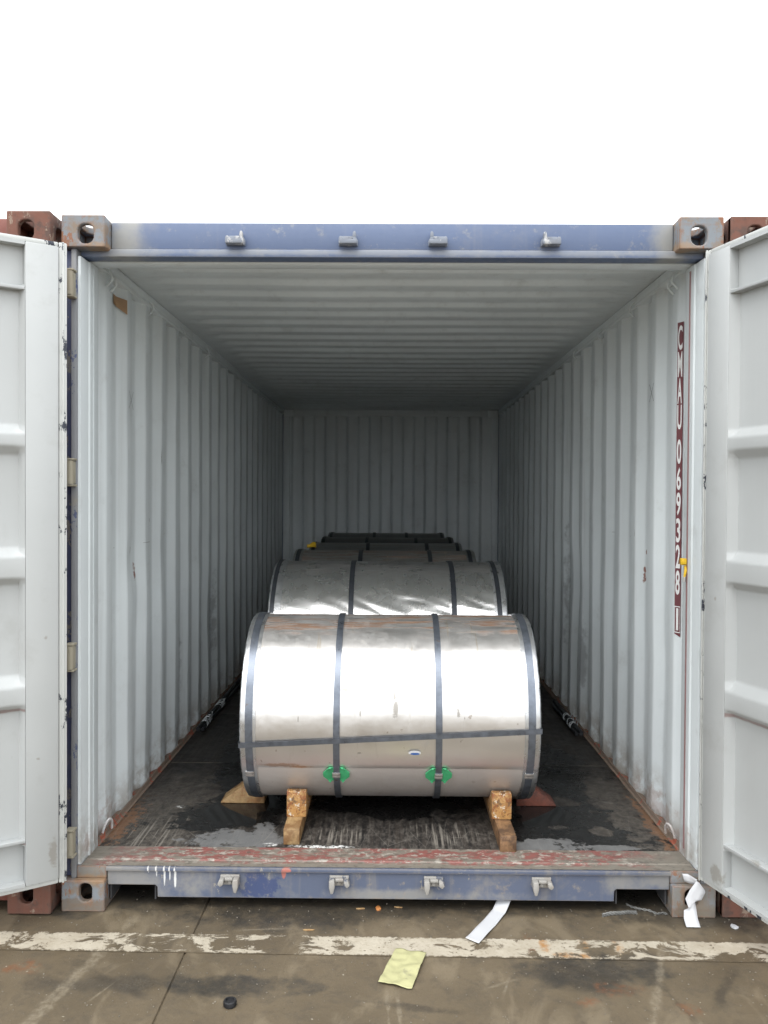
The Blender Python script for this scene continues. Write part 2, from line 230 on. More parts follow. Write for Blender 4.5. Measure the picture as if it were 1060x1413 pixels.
def m_coil(name, rust, dents=1.0, rough=0.2, tint=(0.76, 0.745, 0.725), seed=0):
    t = NT(name); p = t.obj(); x, y, z = t.sep(p)
    ps = t.scale(p, (1, 1, 1), (seed*3.1, seed*1.7, 0))
    roll = t.noise(t.scale(ps, (1.2, 30, 30)), 1.0, 4, 0.6)       # streaks along the axis
    drip = t.noise(t.scale(ps, (34, 2.2, 2.2)), 1.0, 5, 0.62)     # runs down the circumference
    big = t.noise(ps, 3.0, 4); fine = t.noise(ps, 60, 4, 0.65); mid = t.noise(ps, 11, 5, 0.65)
    c = t.mix(t.lin(big, 0.3, 0.7, 0, 1), tuple(k*0.92 for k in tint), tint)
    ang = t.math('ARCTAN2', z, t.mul(y, -1.0))                    # 0 = facing the door, pi/2 = top
    top = t.ss(t.add(ang, t.lin(drip, 0.2, 0.8, -0.16, 0.16)), 0.78, 1.25)
    low = t.ss(t.add(ang, t.lin(mid, 0.2, 0.8, -0.15, 0.15)), -0.35, -0.85)
    ms = t.mul(top, t.ss(t.noise(t.scale(ps, (2.2, 7, 7)), 2.2, 6, 0.62), 0.30, 0.80))
    c = t.mix(t.mul(ms, 0.55*rust+0.1), c, (0.20, 0.185, 0.165))
    rn = t.mul(t.ss(t.add(ang, t.lin(t.noise(t.scale(ps, (3, 1, 1)), 2, 4), 0.2, 0.8, -0.16, 0.16)), 1.0, 1.18), t.ss(t.noise(t.scale(ps, (1.6, 16, 16)), 2.0, 5, 0.66), 0.46, 0.58))
    c = t.mix(t.mul(rn, 0.95*rust), c, t.mix(mid, (0.12, 0.075, 0.055), (0.33, 0.185, 0.105)))
    c = t.mix(t.mul(t.mul(t.ss(drip, 0.60, 0.66), t.ss(ang, 0.55, 0.95)), 0.6*rust), c, (0.55, 0.48, 0.38))
    c = t.mix(t.mul(low, t.mul(t.ss(mid, 0.4, 0.7), 0.35*rust)), c, (0.33, 0.25, 0.19))
    lap = t.mul(t.ss(ang, -0.468, -0.478), t.ss(ang, -2.7, -2.6))
    c = t.mix(t.mul(lap, 0.55), c, (0.52, 0.47, 0.43))
    smear = t.mul(t.ss(t.noise(t.scale(ps, (9, 3, 3)), 2.0, 5, 0.6, 0.8), 0.58, 0.72), 0.35)
    c = t.mix(smear, c, (0.50, 0.47, 0.43))
    c = t.mix(t.mul(t.ells(p, [((-0.46, -0.36, -0.166), (0.09, 0.1, 0.010)), ((-0.36, -0.36, -0.175), (0.07, 0.1, 0.006))], 0.6, 18, 0.6), 0.6*min(1, rust)), c, (0.42, 0.22, 0.11))
    if seed == 0:
        sm = [((0.047, -0.335, 0.218), (0.020, 0.2, 0.006)), ((0.060, -0.33, 0.228), (0.010, 0.2, 0.005)), ((0.022, -0.39, 0.075), (0.012, 0.2, 0.045)), ((0.018, -0.39, 0.12), (0.006, 0.2, 0.03)), ((0.275, -0.39, 0.06), (0.008, 0.2, 0.02)), ((-0.12, -0.39, 0.06), (0.003, 0.2, 0.03)),
              ((-0.18, -0.37, 0.145), (0.018, 0.2, 0.014)), ((-0.30, -0.37, 0.148), (0.016, 0.2, 0.010)), ((0.04, -0.35, 0.19), (0.005, 0.2, 0.010)), ((-0.12, -0.39, -0.108), (0.012, 0.2, 0.005)), ((0.05, -0.33, 0.22), (0.028, 0.2, 0.010)), ((0.30, -0.39, 0.04), (0.004, 0.2, 0.016)), ((-0.42, -0.33, 0.225), (0.004, 0.2, 0.004)), ((-0.37, -0.39, 0.035), (0.003, 0.2, 0.02))]
        smk = t.mul(t.ells(p, sm, 0.8, 40, 0.7), 0.75)
        c = t.mix(smk, c, (0.30, 0.28, 0.25)); smear = t.mx(smear, t.mul(smk, 0.9))
    spk = t.mul(t.ss(t.noise(ps, 30, 3, 0.5), 0.70, 0.74), 0.6)
    c = t.mix(t.mul(spk, rust), c, (0.32, 0.26, 0.21))
    metal = t.math('SUBTRACT', 0.97, t.mx(t.mul(t.mx(rn, t.mul(ms, 0.5)), 0.7*rust), t.mul(lap, 0.38)))
    ro = t.add(t.lin(mid, 0.3, 0.7, rough-0.04, rough+0.07), t.add(t.mul(t.mx(ms, rn), 0.25*rust), t.add(t.mul(lap, 0.10), t.mul(smear, 0.3))))
    h = t.add(t.mul(big, 2.2*dents), t.add(t.mul(roll, 0.04), t.mul(fine, 0.015)))
    t.bump(h, 0.22, 0.012)
    return t.done(c, ro, metal)
MAT['coil1'] = m_coil('coil_wrap_galvanised', 1.0, 0.85, 0.325, (0.76, 0.742, 0.72))
MAT['coil2'] = m_coil('coil_wrap_creased', 0.18, 1.0, 0.26, (0.70, 0.70, 0.69), 1)
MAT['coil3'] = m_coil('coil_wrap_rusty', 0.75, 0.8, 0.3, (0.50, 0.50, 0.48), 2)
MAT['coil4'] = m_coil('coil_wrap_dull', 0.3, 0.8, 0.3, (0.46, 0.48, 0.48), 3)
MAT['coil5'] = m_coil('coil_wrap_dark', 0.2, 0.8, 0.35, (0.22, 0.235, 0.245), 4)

def simple(name, col, rough=0.5, metal=0.0, nsc=20, var=0.25, bump=0.15, dirt=None, dirt_lo=0.58):
    t = NT(name); p = t.obj(); n = t.noise(p, nsc, 5, 0.62)
    c = t.mix(t.lin(n, 0.3, 0.7, 0, 1), tuple(k*(1-var) for k in col), tuple(min(1, k*(1+var*0.4)) for k in col))
    if dirt: c = t.mix(t.ss(t.noise(p, nsc*0.5, 6, 0.7), dirt_lo, dirt_lo+0.1), c, dirt)
    t.bump(n, bump, 0.004)
    return t.done(c, t.lin(n, 0.3, 0.7, max(0.03, rough-0.08), min(1, rough+0.1)), metal)
MAT['strap'] = simple('blued_steel_strap', (0.17, 0.19, 0.225), 0.34, 0.75, 30, 0.3, 0.1, (0.15, 0.11, 0.08), 0.62)
MAT['strapdark'] = simple('black_steel_strap', (0.05, 0.055, 0.065), 0.4, 0.5, 30, 0.3, 0.1)
MAT['ring'] = simple('edge_protector_steel', (0.60, 0.61, 0.62), 0.30, 0.92, 18, 0.2, 0.35, (0.35, 0.33, 0.31), 0.62)
MAT['seal'] = simple('crimp_seal_steel', (0.55, 0.54, 0.52), 0.35, 0.8, 50, 0.3, 0.3)
MAT['green'] = simple('green_plastic', (0.05, 0.36, 0.15), 0.42, 0, 30, 0.25, 0.1)
MAT['rod'] = simple('dark_bar', (0.018, 0.02, 0.023), 0.45, 0.0, 20, 0.4, 0.3)
MAT['wire'] = simple('pale_wire', (0.50, 0.53, 0.54), 0.4, 0.5, 30, 0.2, 0.1)
MAT['paper'] = simple('white_paper', (0.55, 0.555, 0.57), 0.85, 0, 9, 0.06, 0.4, (0.42, 0.41, 0.39), 0.63)
MAT['yellowpaper'] = simple('yellow_paper', (0.46, 0.445, 0.235), 0.85, 0, 26, 0.14, 0.6, (0.33, 0.315, 0.19), 0.56)
MAT['blackplastic'] = simple('black_plastic', (0.018, 0.018, 0.02), 0.4, 0, 30, 0.3, 0.1)
MAT['yellow'] = simple('yellow_plastic', (0.72, 0.46, 0.02), 0.4, 0, 30, 0.2, 0.1)
MAT['maroon'] = paint('maroon_marking_film', (0.145, 0.045, 0.052), dirt=(0.22, 0.15, 0.14), dirt_amt=0.3, rough=0.45)
MAT['white'] = paint('white_lettering', (0.74, 0.74, 0.73), dirt=(0.5, 0.45, 0.42), dirt_amt=0.3, rough=0.45)
MAT['redline'] = paint('red_primer_seam', (0.30, 0.17, 0.17), dirt_amt=0.4, rough=0.6)
MAT['stickerwhite'] = simple('sticker_white', (0.62, 0.63, 0.64), 0.4)
MAT['stickerblue'] = simple('sticker_blue', (0.03, 0.11, 0.36), 0.4)
MAT['tape'] = simple('brown_tape', (0.40, 0.25, 0.14), 0.6, 0, 20, 0.2, 0.1)
MAT['pen'] = simple('pen_ink', (0.08, 0.085, 0.09), 0.7)
MAT['dark'] = simple('underframe_paint', (0.04, 0.04, 0.042), 0.8)
MAT['orangebit'] = simple('orange_scrap', (0.5, 0.2, 0.06), 0.6)

def m_wood(name, col, dark, end=False):
    t = NT(name); p = t.obj()
    g = t.noise(t.scale(p, (26, 2.0, 26)), 1.0, 6, 0.65, 0.6); n = t.noise(p, 18, 5, 0.7); s_ = t.noise(p, 45, 4, 0.7)
    c = t.mix(t.ss(g, 0.3, 0.72), col, tuple(k*0.62 for k in col))
    c = t.mix(t.ss(n, 0.45, 0.60), c, dark)
    c = t.mix(t.mul(t.ss(t.noise(p, 9, 5, 0.7), 0.48, 0.62), 0.6), c, tuple(k*0.5 for k in dark))
    if end:
        c = t.mix(t.ss(t.noise(p, 34, 6, 0.75, 1.2), 0.50, 0.57), c, (0.22, 0.075, 0.022))
        c = t.mix(t.mul(t.ss(t.noise(t.scale(p, (1, 1, 1), (3, 1, 2)), 26, 5, 0.7), 0.55, 0.62), 0.8), c, (0.10, 0.055, 0.03))
        c = t.mix(t.ss(t.noise(t.scale(p, (1, 1, 1), (7, 2, 5)), 52, 4, 0.7), 0.585, 0.62), c, (0.60, 0.56, 0.48))
    t.bump(t.add(g, s_), 0.5, 0.006)
    return t.done(c, t.lin(n, 0.3, 0.7, 0.45, 0.65))
MAT['wood'] = m_wood('pale_pine', (0.40, 0.26, 0.12), (0.27, 0.14, 0.055))
MAT['woodwet'] = m_wood('damp_pine', (0.26, 0.145, 0.07), (0.12, 0.065, 0.035))
MAT['woodend'] = m_wood('sawn_pine_block', (0.50, 0.28, 0.10), (0.36, 0.17, 0.05), True)
MAT['woodred'] = m_wood('reddish_damp_wood', (0.20, 0.062, 0.038), (0.11, 0.038, 0.027))

# ground: concrete, with the same wear showing through the painted line
def ground_nodes(t):
    p = t.pos(); n1 = t.noise(p, 1.6, 5, 0.6); n2 = t.noise(p, 8, 6, 0.65); n3 = t.noise(p, 70, 4, 0.7); n4 = t.noise(t.scale(p, (3.2, 1.5, 1), (4, 2, 0)), 1.6, 5, 0.6, 1.2)
    c = t.mix(t.ss(n1, 0.3, 0.7), (0.100, 0.076, 0.046), (0.148, 0.114, 0.071))
    c = t.mix(t.mul(t.ss(t.noise(p, 13, 8, 0.74, 0.4), 0.44, 0.66), 0.6), c, (0.080, 0.064, 0.044))
    c = t.mix(t.mul(t.ss(n4, 0.52, 0.68), 0.5), c, (0.225, 0.180, 0.118))
    c = t.mix(t.mul(t.ss(n3, 0.55, 0.75), 0.25), c, (0.08, 0.07, 0.06))
    # damp strip under the sill, damp plus painted shade below the container, oily patches, pale dried trails, rust
    damp = t.ells(p, [((-0.2, 0.12, 0), (0.75, 0.16, 1)), ((-0.30, 0.02, 0), (0.30, 0.10, 1)), ((0.8, 0.14, 0), (0.6, 0.12, 1)), ((0.62, -0.36, 0), (0.22, 0.14, 1)), ((0.86, -0.30, 0), (0.13, 0.1, 1)), ((-0.9, -0.45, 0), (0.35, 0.06, 1)), ((1.15, 0.0, 0), (0.3, 0.12, 1)), ((-0.95, 0.42, 0), (0.4, 0.42, 1)), ((0.95, 0.42, 0), (0.4, 0.40, 1)), ((0, 1.2, 0), (1.6, 1.1, 1))], 0.75, 6, 0.7)
    band = t.ells(p, [((-0.25, 0.10, 0), (0.95, 0.20, 1)), ((-0.38, 0.02, 0), (0.45, 0.17, 1)), ((0.45, 0.13, 0), (0.9, 0.16, 1)), ((0.98, 0.12, 0), (0.45, 0.20, 1)), ((-0.95, 0.14, 0), (0.5, 0.18, 1)), ((1.22, 0.04, 0), (0.22, 0.16, 1)), ((-1.25, 0.04, 0), (0.2, 0.10, 1)), ((0.66, -0.36, 0), (0.30, 0.13, 1)), ((-0.5, -0.45, 0), (0.35, 0.07, 1))], 0.5, 7, 0.6)
    band = t.mul(band, t.lin(t.noise(p, 16, 7, 0.74), 0.36, 0.58, 0.25, 1.0))
    c = t.mix(t.mul(band, 0.9), c, (0.030, 0.027, 0.022)); damp = t.mx(damp, band)
    c = t.mix(t.mul(damp, 0.55), c, (0.050, 0.044, 0.036))
    def streak(x0, y0, x1, y1, w, sd=0.0):
        L = math.hypot(x1-x0, y1-y0); dx, dy = (x1-x0)/L, (y1-y0)/L
        X, Y, _ = t.sep(p); X0 = t.add(X, -x0); Y0 = t.add(Y, -y0)
        al = t.add(t.mul(X0, dx), t.mul(Y0, dy)); pe = t.math('ABSOLUTE', t.add(t.mul(X0, -dy), t.mul(Y0, dx)))
        wob = t.lin(t.noise(t.scale(p, (1, 1, 1), (sd, 0, 0)), 9, 5, 0.65), 0.25, 0.75, -0.8, 0.8)
        return t.mul(t.ss(t.add(t.mul(pe, 1.0/w), wob), 1.0, 0.2), t.mul(t.ss(al, -0.02, 0.06), t.ss(al, L+0.03, L-0.06)))
    pale = streak(-0.93, -0.03, -1.06, -0.70, 0.030)
    for a in ((0.99, -0.12, 0.76, -0.70, 0.020, 3), (0.00, -0.46, 0.01, -0.70, 0.009, 5), (0.032, -0.47, 0.044, -0.70, 0.009, 7), (0.30, -0.46, 0.42, -0.40, 0.008, 9), (-0.55, -0.12, -0.35, -0.10, 0.008, 2), (0.40, -0.38, 0.36, -0.50, 0.006, 4), (-0.86, -0.42, -0.92, -0.55, 0.005, 8)): pale = t.mx(pale, streak(*a))
    c = t.mix(t.mul(t.mul(pale, t.lin(t.noise(p, 48, 6, 0.75), 0.38, 0.62, 0.15, 1.0)), 0.55), c, (0.29, 0.245, 0.175))
    dk = streak(-1.05, -0.32, -0.75, -0.52, 0.025, 11)
    for a in ((0.55, -0.30, 0.75, -0.42, 0.03, 12), (-0.1, -0.52, 0.35, -0.60, 0.02, 13), (0.85, -0.28, 0.92, -0.62, 0.018, 14), (1.15, -0.32, 1.0, -0.55, 0.02, 15)): dk = t.mx(dk, streak(*a))
    c = t.mix(t.mul(dk, t.mul(t.ss(n2, 0.35, 0.6), 0.7)), c, (0.05, 0.040, 0.028))
    ag = t.voro(p, 230); c = t.mix(t.mul(t.ss(ag, 0.30, 0.10), t.mul(t.ss(n3, 0.4, 0.6), 0.30)), c, (0.26, 0.225, 0.165))
    pit = t.ss(t.noise(p, 130, 2, 0.5), 0.70, 0.74); c = t.mix(t.mul(pit, 0.6), c, (0.035, 0.03, 0.024))
    pool = t.ells(p, [((-0.97, 0.40, 0), (0.34, 0.36, 1)), ((0.97, 0.40, 0), (0.34, 0.34, 1)), ((0, 0.55, 0), (1.2, 0.46, 1))], 0.3, 8, 0.3)  # wet ground below the container, with its shade painted into the dark colour
    c = t.mix(t.mul(pool, 0.9), c, (0.022, 0.020, 0.017))
    rust = t.ells(p, [((0.72, -0.45, 0), (0.10, 0.05, 1)), ((0.62, -0.52, 0), (0.05, 0.05, 1)), ((0.5, -0.19, 0), (0.03, 0.08, 1)), ((0.92, -0.55, 0), (0.05, 0.04, 1)), ((-1.22, -0.36, 0), (0.08, 0.05, 1))], 0.8, 9, 0.7)
    c = t.mix(t.mul(t.mul(rust, t.ss(t.noise(p, 26, 6, 0.72), 0.40, 0.62)), 0.6), c, (0.19, 0.075, 0.030))
    sp = t.ss(t.noise(p, 38, 2, 0.5), 0.735, 0.75); c = t.mix(t.mul(sp, 0.8), c, (0.34, 0.30, 0.23))
    ro = t.fmix(t.mx(damp, pool), t.lin(n2, 0.3, 0.7, 0.5, 0.75), t.lin(n2, 0.3, 0.7, 0.22, 0.45))
    return c, ro, n1, n2, n3
def m_ground():
    t = NT('stained_concrete'); c, ro, n1, n2, n3 = ground_nodes(t)
    t.bump(t.add(t.mul(n3, 0.5), n2), 0.35, 0.008); return t.done(c, ro)
def m_line():
    t = NT('worn_white_road_paint'); c, ro, n1, n2, n3 = ground_nodes(t); p = t.pos()
    wear = t.ss(t.add(t.noise(t.scale(p, (1.0, 1.6, 1)), 7.5, 7, 0.72, 0.6), t.mul(t.ells(p, [((-0.72, -0.2, 0), (0.36, 0.2, 1)), ((-0.33, -0.2, 0), (0.14, 0.2, 1)), ((0.76, -0.24, 0), (0.30, 0.07, 1)), ((1.15, -0.26, 0), (0.2, 0.06, 1))], 0.3, 4, 0.8), 0.12)), 0.545, 0.60)
    edge = t.ss(t.noise(p, 26, 5, 0.7), 0.62, 0.66)
    X, Y, _ = t.sep(p); off = t.math('ABSOLUTE', t.add(t.add(Y, 0.2145), t.mul(X, 0.0101)))
    rag = t.ss(t.add(off, t.lin(t.noise(p, 38, 6, 0.75), 0.3, 0.7, -0.010, 0.010)), 0.052, 0.060)
    edge = t.mx(edge, rag)
    pc = t.mix(t.ss(n2, 0.3, 0.75), (0.50, 0.45, 0.36), (0.38, 0.33, 0.25))
    ru = t.mul(t.ss(t.noise(p, 22, 6, 0.7), 0.36, 0.6), t.ells(p, [((0.545, -0.2, 0), (0.022, 0.09, 1)), ((0.62, -0.26, 0), (0.09, 0.03, 1)), ((0.685, -0.2, 0), (0.022, 0.09, 1)), ((0.80, -0.2, 0), (0.02, 0.08, 1))], 0.6, 9, 0.7))
    pc = t.mix(t.mul(t.ss(t.noise(p, 60, 5, 0.7), 0.5, 0.7), 0.5), pc, (0.27, 0.22, 0.155))
    pc = t.mix(t.mul(ru, 0.85), pc, (0.36, 0.165, 0.035))
    c = t.mix(t.mx(wear, edge), pc, c)
    t.bump(t.add(t.mul(n3, 0.5), t.add(n2, t.mul(wear, -0.8))), 0.35, 0.008); return t.done(c, 0.6)
MAT['ground'] = m_ground(); MAT['line'] = m_line()

# ------------------------------------------------------------------ mesh helpers
COL = scene.collection
def link(name, me, mat, parent=None, loc=None, rot=None, sharp=32):
    if mat: me.materials.append(MAT[mat])
    if sharp is not None:
        for pl in me.polygons: pl.use_smooth = True
        me.set_sharp_from_angle(angle=R_(sharp))
    o = bpy.data.objects.new(name, me); COL.objects.link(o)
    if parent: o.parent = parent
    if loc: o.location = loc
    if rot: o.rotation_euler = rot
    return o
def tag(o, label=None, cat=None, group=None, kind=None):
    if label: o['label'] = label
    if cat: o['category'] = cat
    if group: o['group'] = group
    if kind: o['kind'] = kind
    return o
def empty(name, loc, rz=0.0):
    o = bpy.data.objects.new(name, None); COL.objects.link(o); o.location = loc; o.rotation_euler = (0, 0, rz); o.empty_display_size = 0.2; return o

class MB:
    def __init__(s): s.bm = bmesh.new()
    def box(s, x0, x1, y0, y1, z0, z1, bev=0.0, seg=2):
        vs = [s.bm.verts.new((x, y, z)) for x in (x0, x1) for y in (y0, y1) for z in (z0, z1)]
        fs = [s.bm.faces.new([vs[i] for i in q]) for q in ((0, 1, 3, 2), (4, 6, 7, 5), (0, 4, 5, 1), (2, 3, 7, 6), (0, 2, 6, 4), (1, 5, 7, 3))]
        if bev:
            es = list({e for f_ in fs for e in f_.edges})
            bmesh.ops.bevel(s.bm, geom=es, offset=bev, segments=seg, profile=0.5, affect='EDGES')
        return s
    def prism(s, poly, ax, a, b, bev=0.0):
        """poly: 2D outline; ax: axis of extrusion (0,1,2) from a to b; the 2D axes are the other two in order"""
        def P(u_, v_, w): return {0: (w, u_, v_), 1: (u_, w, v_), 2: (u_, v_, w)}[ax]
        A = [s.bm.verts.new(P(p[0], p[1], a)) for p in poly]; B = [s.bm.verts.new(P(p[0], p[1], b)) for p in poly]
        n = len(poly); fs = [s.bm.faces.new(A), s.bm.faces.new(B[::-1])]
        for i in range(n): fs.append(s.bm.faces.new([A[i], B[i], B[(i+1) % n], A[(i+1) % n]]))
        if bev: bmesh.ops.bevel(s.bm, geom=list({e for f_ in fs for e in f_.edges}), offset=bev, segments=2, profile=0.5, affect='EDGES')
        return s
    def tube(s, pts, rad, n=8, cap=True):
        pts = [Vector(p) for p in pts]; rings = []
        for i, p in enumerate(pts):
            d = (pts[min(i+1, len(pts)-1)]-pts[max(i-1, 0)]).normalized()
            a = d.orthogonal().normalized() if i == 0 else (prev - d*prev.dot(d)).normalized()
            prev = a; b = d.cross(a); rd = rad[i] if isinstance(rad, (list, tuple)) else rad
            rings.append([s.bm.verts.new(p+(a*math.cos(t)+b*math.sin(t))*rd) for t in [2*math.pi*k/n for k in range(n)]])
        for i in range(len(rings)-1):
            for k in range(n): s.bm.faces.new([rings[i][k], rings[i][(k+1) % n], rings[i+1][(k+1) % n], rings[i+1][k]])
        if cap: s.bm.faces.new(rings[0][::-1]); s.bm.faces.new(rings[-1])
        return s
    def grid(s, rows, closed=False):
        V = [[s.bm.verts.new(p) for p in row] for row in rows]
        for i in range(len(V)-1):
            n = len(V[i])
            for k in range(n if closed else n-1): s.bm.faces.new([V[i][k], V[i][(k+1) % n], V[i+1][(k+1) % n], V[i+1][k]])
        return V
    def holed(s, ax, pos, th, rect, hole):
        """plate with an oval hole: normal along ax, from pos to pos+th; rect=(u0,u1,v0,v1); hole=(uc,vc,hw,hh,corner)"""
        u0, u1, v0, v1 = rect; uc, vc, hw, hh, rc = hole; N = 24
        inn = []; 
        for k in range(N):
            t = 2*math.pi*(k+0.5)/N; cx = (hw-rc)*(1 if math.cos(t) > 0 else -1); cy = (hh-rc)*(1 if math.sin(t) > 0 else -1)
            inn.append((uc+cx+rc*math.cos(t), vc+cy+rc*math.sin(t)))
        out = []
        for k in range(N):
            t = 2*math.pi*(k+0.5)/N; c_, s_ = math.cos(t), math.sin(t)
            k_ = min(((u1-uc) if c_ > 0 else (uc-u0))/abs(c_) if abs(c_) > 1e-6 else 9, ((v1-vc) if s_ > 0 else (vc-v0))/abs(s_) if abs(s_) > 1e-6 else 9)
            out.append([uc+c_*k_, vc+s_*k_])
        for cu, cv in ((u0, v0), (u0, v1), (u1, v0), (u1, v1)):      # snap nearest to the true corners
            i = min(range(N), key=lambda j: (out[j][0]-cu)**2+(out[j][1]-cv)**2); out[i] = [cu, cv]
        def P(u_, v_, w): return {0: (w, u_, v_), 1: (u_, w, v_), 2: (u_, v_, w)}[ax]
        rows = [[P(*q, w) for q in ring] for ring, w in ((out, pos+th), (out, pos), (inn, pos), (inn, pos+th))]
        V = s.grid(rows, True)
        for k in range(N): s.bm.faces.new([V[3][k], V[3][(k+1) % N], V[0][(k+1) % N], V[0][k]])
        return s
    def me(s, name='m'):
        bmesh.ops.recalc_face_normals(s.bm, faces=s.bm.faces[:])
        m = bpy.data.meshes.new(name); s.bm.to_mesh(m); s.bm.free(); return m
    def build(s, name, mat, parent=None, loc=None, rot=None, sharp=32): return link(name, s.me(name), mat, parent, loc, rot, sharp)

def round_poly(pts, rad, n=3):
    """round the bends of an open 2D polyline"""
    out = [pts[0]]
    for i in range(1, len(pts)-1):
        p0, p, p1 = (Vector((*q, 0)) for q in (pts[i-1], pts[i], pts[i+1]))
        a = (p0-p); b = (p1-p); rr_ = min(rad, a.length*0.45, b.length*0.45); A = p+a.normalized()*rr_; B = p+b.normalized()*rr_
        for k in range(n+1):
            t = k/n; q = A*(1-t)**2 + p*2*t*(1-t) + B*t*t; out.append((q.x, q.y))
    out.append(pts[-1]); return out

# ------------------------------------------------------------------ the yard
g = MB().box(-700, 700, -500, 900, -0.5, -0.006).build('ground', 'ground', sharp=None); tag(g, kind='structure')
slab = MB().box(0.0025, 4.4975, 0.0025, 4.9975, -0.2, 0.0, 0.004, 2).me('concrete_slab')
slab.materials.append(MAT['ground'])
for i in range(-5, 6):
    for j in range(-4, 4):
        o = bpy.data.objects.new('concrete_slab', slab); COL.objects.link(o); o.parent = g
        o.location = (-0.668-0.02 + i*4.5, -2.6 + j*5.0, 0)
ln = MB(); rows = []
for i in range(81):
    x = -12 + 24*i/80
    rows.append([(x, -0.152-0.0088*x-0.004*mn.noise(Vector((x*3, 0, 0))), 0.0018), (x, -0.277-0.0115*x+0.004*mn.noise(Vector((x*3, 5, 0))), 0.0018)])
ln.grid(rows); lo = ln.build('painted_line', 'line', sharp=None); tag(lo, kind='structure')

# ------------------------------------------------------------------ containers
def casting(parent, mat, x_in, x_out, y_front, dirY, z0, z1, top):
    """hollow corner block: apertures in the end face, the side face and the top or bottom face"""
    b = MB(); th = 0.028; xa, xb = sorted((x_in, x_out)); ya, yb = sorted((y_front, y_front+dirY*0.178))
    sx = 1 if x_out > x_in else -1
    xc = x_out - sx*(0.0905); zc = (z1-0.069) if top else (z0+0.0725)
    hw, hh, rc = (0.0295, 0.036, 0.026) if top else (0.0245, 0.0345, 0.022)
    fy = ya if dirY > 0 else yb-th
    b.holed(1, fy, th, (xa, xb, z0, z1), (xc, zc, hw, hh, rc))
    fx = xb-th if sx > 0 else xa
    b.holed(0, fx, th-0.0005, (ya+0.001, yb-0.001, z0+0.001, z1-0.001), ((ya+yb)/2, zc, 0.036, 0.027, 0.025))
    fz = (z1-th-0.0007) if top else z0+0.0007
    b.holed(2, fz, th, (xa+0.0015, xb-0.0015, ya+0.0015, yb-0.0015), ((xa+xb)/2, (ya+yb)/2, 0.032, 0.06, 0.031))
    oy = (yb-0.012, yb) if dirY > 0 else (ya, ya+0.012)
    b.box(xa+0.002, xb-0.002, oy[0], oy[1]-0.0008, z0+0.002, z1-0.002)
    ix = (xa, xa+0.012) if sx > 0 else (xb-0.012, xb)
    b.box(ix[0]+0.0008, ix[1]-0.0008, ya+0.003, yb-0.003, z0+0.003, z1-0.003)
    iz = (z0, z0+0.012) if top else (z1-0.012, z1)
    b.box(xa+0.004, xb-0.004, ya+0.004, yb-0.004, iz[0]+0.0006, iz[1]-0.0006)
    o = b.build('corner_casting', mat, parent)
    bv = o.modifiers.new('bevel', 'BEVEL'); bv.width = 0.009; bv.segments = 3; bv.limit_method = 'ANGLE'; bv.angle_limit = R_(50)
    return o

def corrug(n0, y0, y1, xin, xout, pitch, flat_in, slope, flat_out):
    """profile (y,x): starts in the outer recess, first inner flat begins at n0"""
    pts = [(y0, xout)]; y = n0
    while y - slope < y1 - 0.05:
        pts += [(y-slope, xout), (y, xin), (y+flat_in, xin), (y+flat_in+slope, xout)]; y += pitch
    pts = [p for p in pts if p[0] < y1-0.02] + [(y1, xout)]
    return round_poly(pts, 0.010, 3)

def side_wall(parent, sx, mat_in, mat_out, dents=()):
    prof = corrug(0.33, 0.15, 5.93, 1.165, 1.199, 0.272, 0.072, 0.058, 0.07)
    b = MB(); rows = []; nz = 46
    for i in range(nz+1):
        z = 0.15 + (2.50-0.15)*i/nz; row = []
        for (y, x) in prof:
            d = 0.0045*mn.noise(Vector((y*2.1, z*1.7, sx*9))) + 0.0022*mn.noise(Vector((y*7, z*5, sx*5)))
            for (dy, dz, rad, amp) in dents:
                k = ((y-dy)**2+(z-dz)**2)/rad**2
                d += amp*math.exp(-k)
            row.append((sx*(x+d), y, z))
        rows.append(row)
    b.grid(rows); w = b.build('side_wall', mat_in, parent, sharp=50)
    b = MB(); b.grid([[(p[0]+sx*0.005, p[1], p[2]) for p in row] for row in rows]); b.build('outer_skin', mat_out, w, sharp=50)
    return w

def roof(parent, mat_in, mat_out):
    # transverse corrugations between flat margins
    pts = [(0.13, 2.522), (0.36, 2.522)]; y = 0.38
    while y < 5.75:
        pts += [(y, 2.522), (y+0.03, 2.542), (y+0.095, 2.542), (y+0.125, 2.522)]; y += 0.209
    pts += [(5.96, 2.522)]; prof = round_poly(pts, 0.008, 2); b = MB()
    xs = [-1.175, -1.12, -1.06, -1.02] + [-1.02+2.04*i/16 for i in range(1, 16)] + [1.02, 1.06, 1.12, 1.175]; rows = []
    for x in xs:
        k = max(0.0, min(1.0, (1.075-abs(x))/0.055)); k = 0 if abs(x) > 1.06 else k
        sag = -0.004*(1-(x/1.2)**2)
        rows.append([(x, y_, 2.522+(z_-2.522)*k + sag + 0.003*mn.noise(Vector((x*1.5, y_*1.3, 3)))) for (y_, z_) in prof])
    b.grid(rows); w = b.build('roof', mat_in, parent, sharp=50)
    b = MB(); b.grid([[(p[0], p[1], p[2]+0.006) for p in row] for row in rows]); b.build('outer_skin', mat_out, w, sharp=50)
    return w

def locking_bar(parent, x, y, z0, z1, mat):
    o = MB().tube([(x, y, z0), (x, y, z1)], 0.017, 10).build('locking_bar', mat, parent); return o

def panel_profile(z0, z1, ribs, yp, yr):
    pts = [(z0, yp)]
    for (a, b_, c, d) in ribs[::-1]: pts += [(d, yp), (c, yr), (b_, yr), (a, yp)]
    pts += [(z1, yp)]; return round_poly(pts, 0.008, 3)
RIBS = ((1.802, 1.770, 1.727, 1.697), (1.371, 1.338, 1.265, 1.240), (0.918, 0.880, 0.817, 0.791))

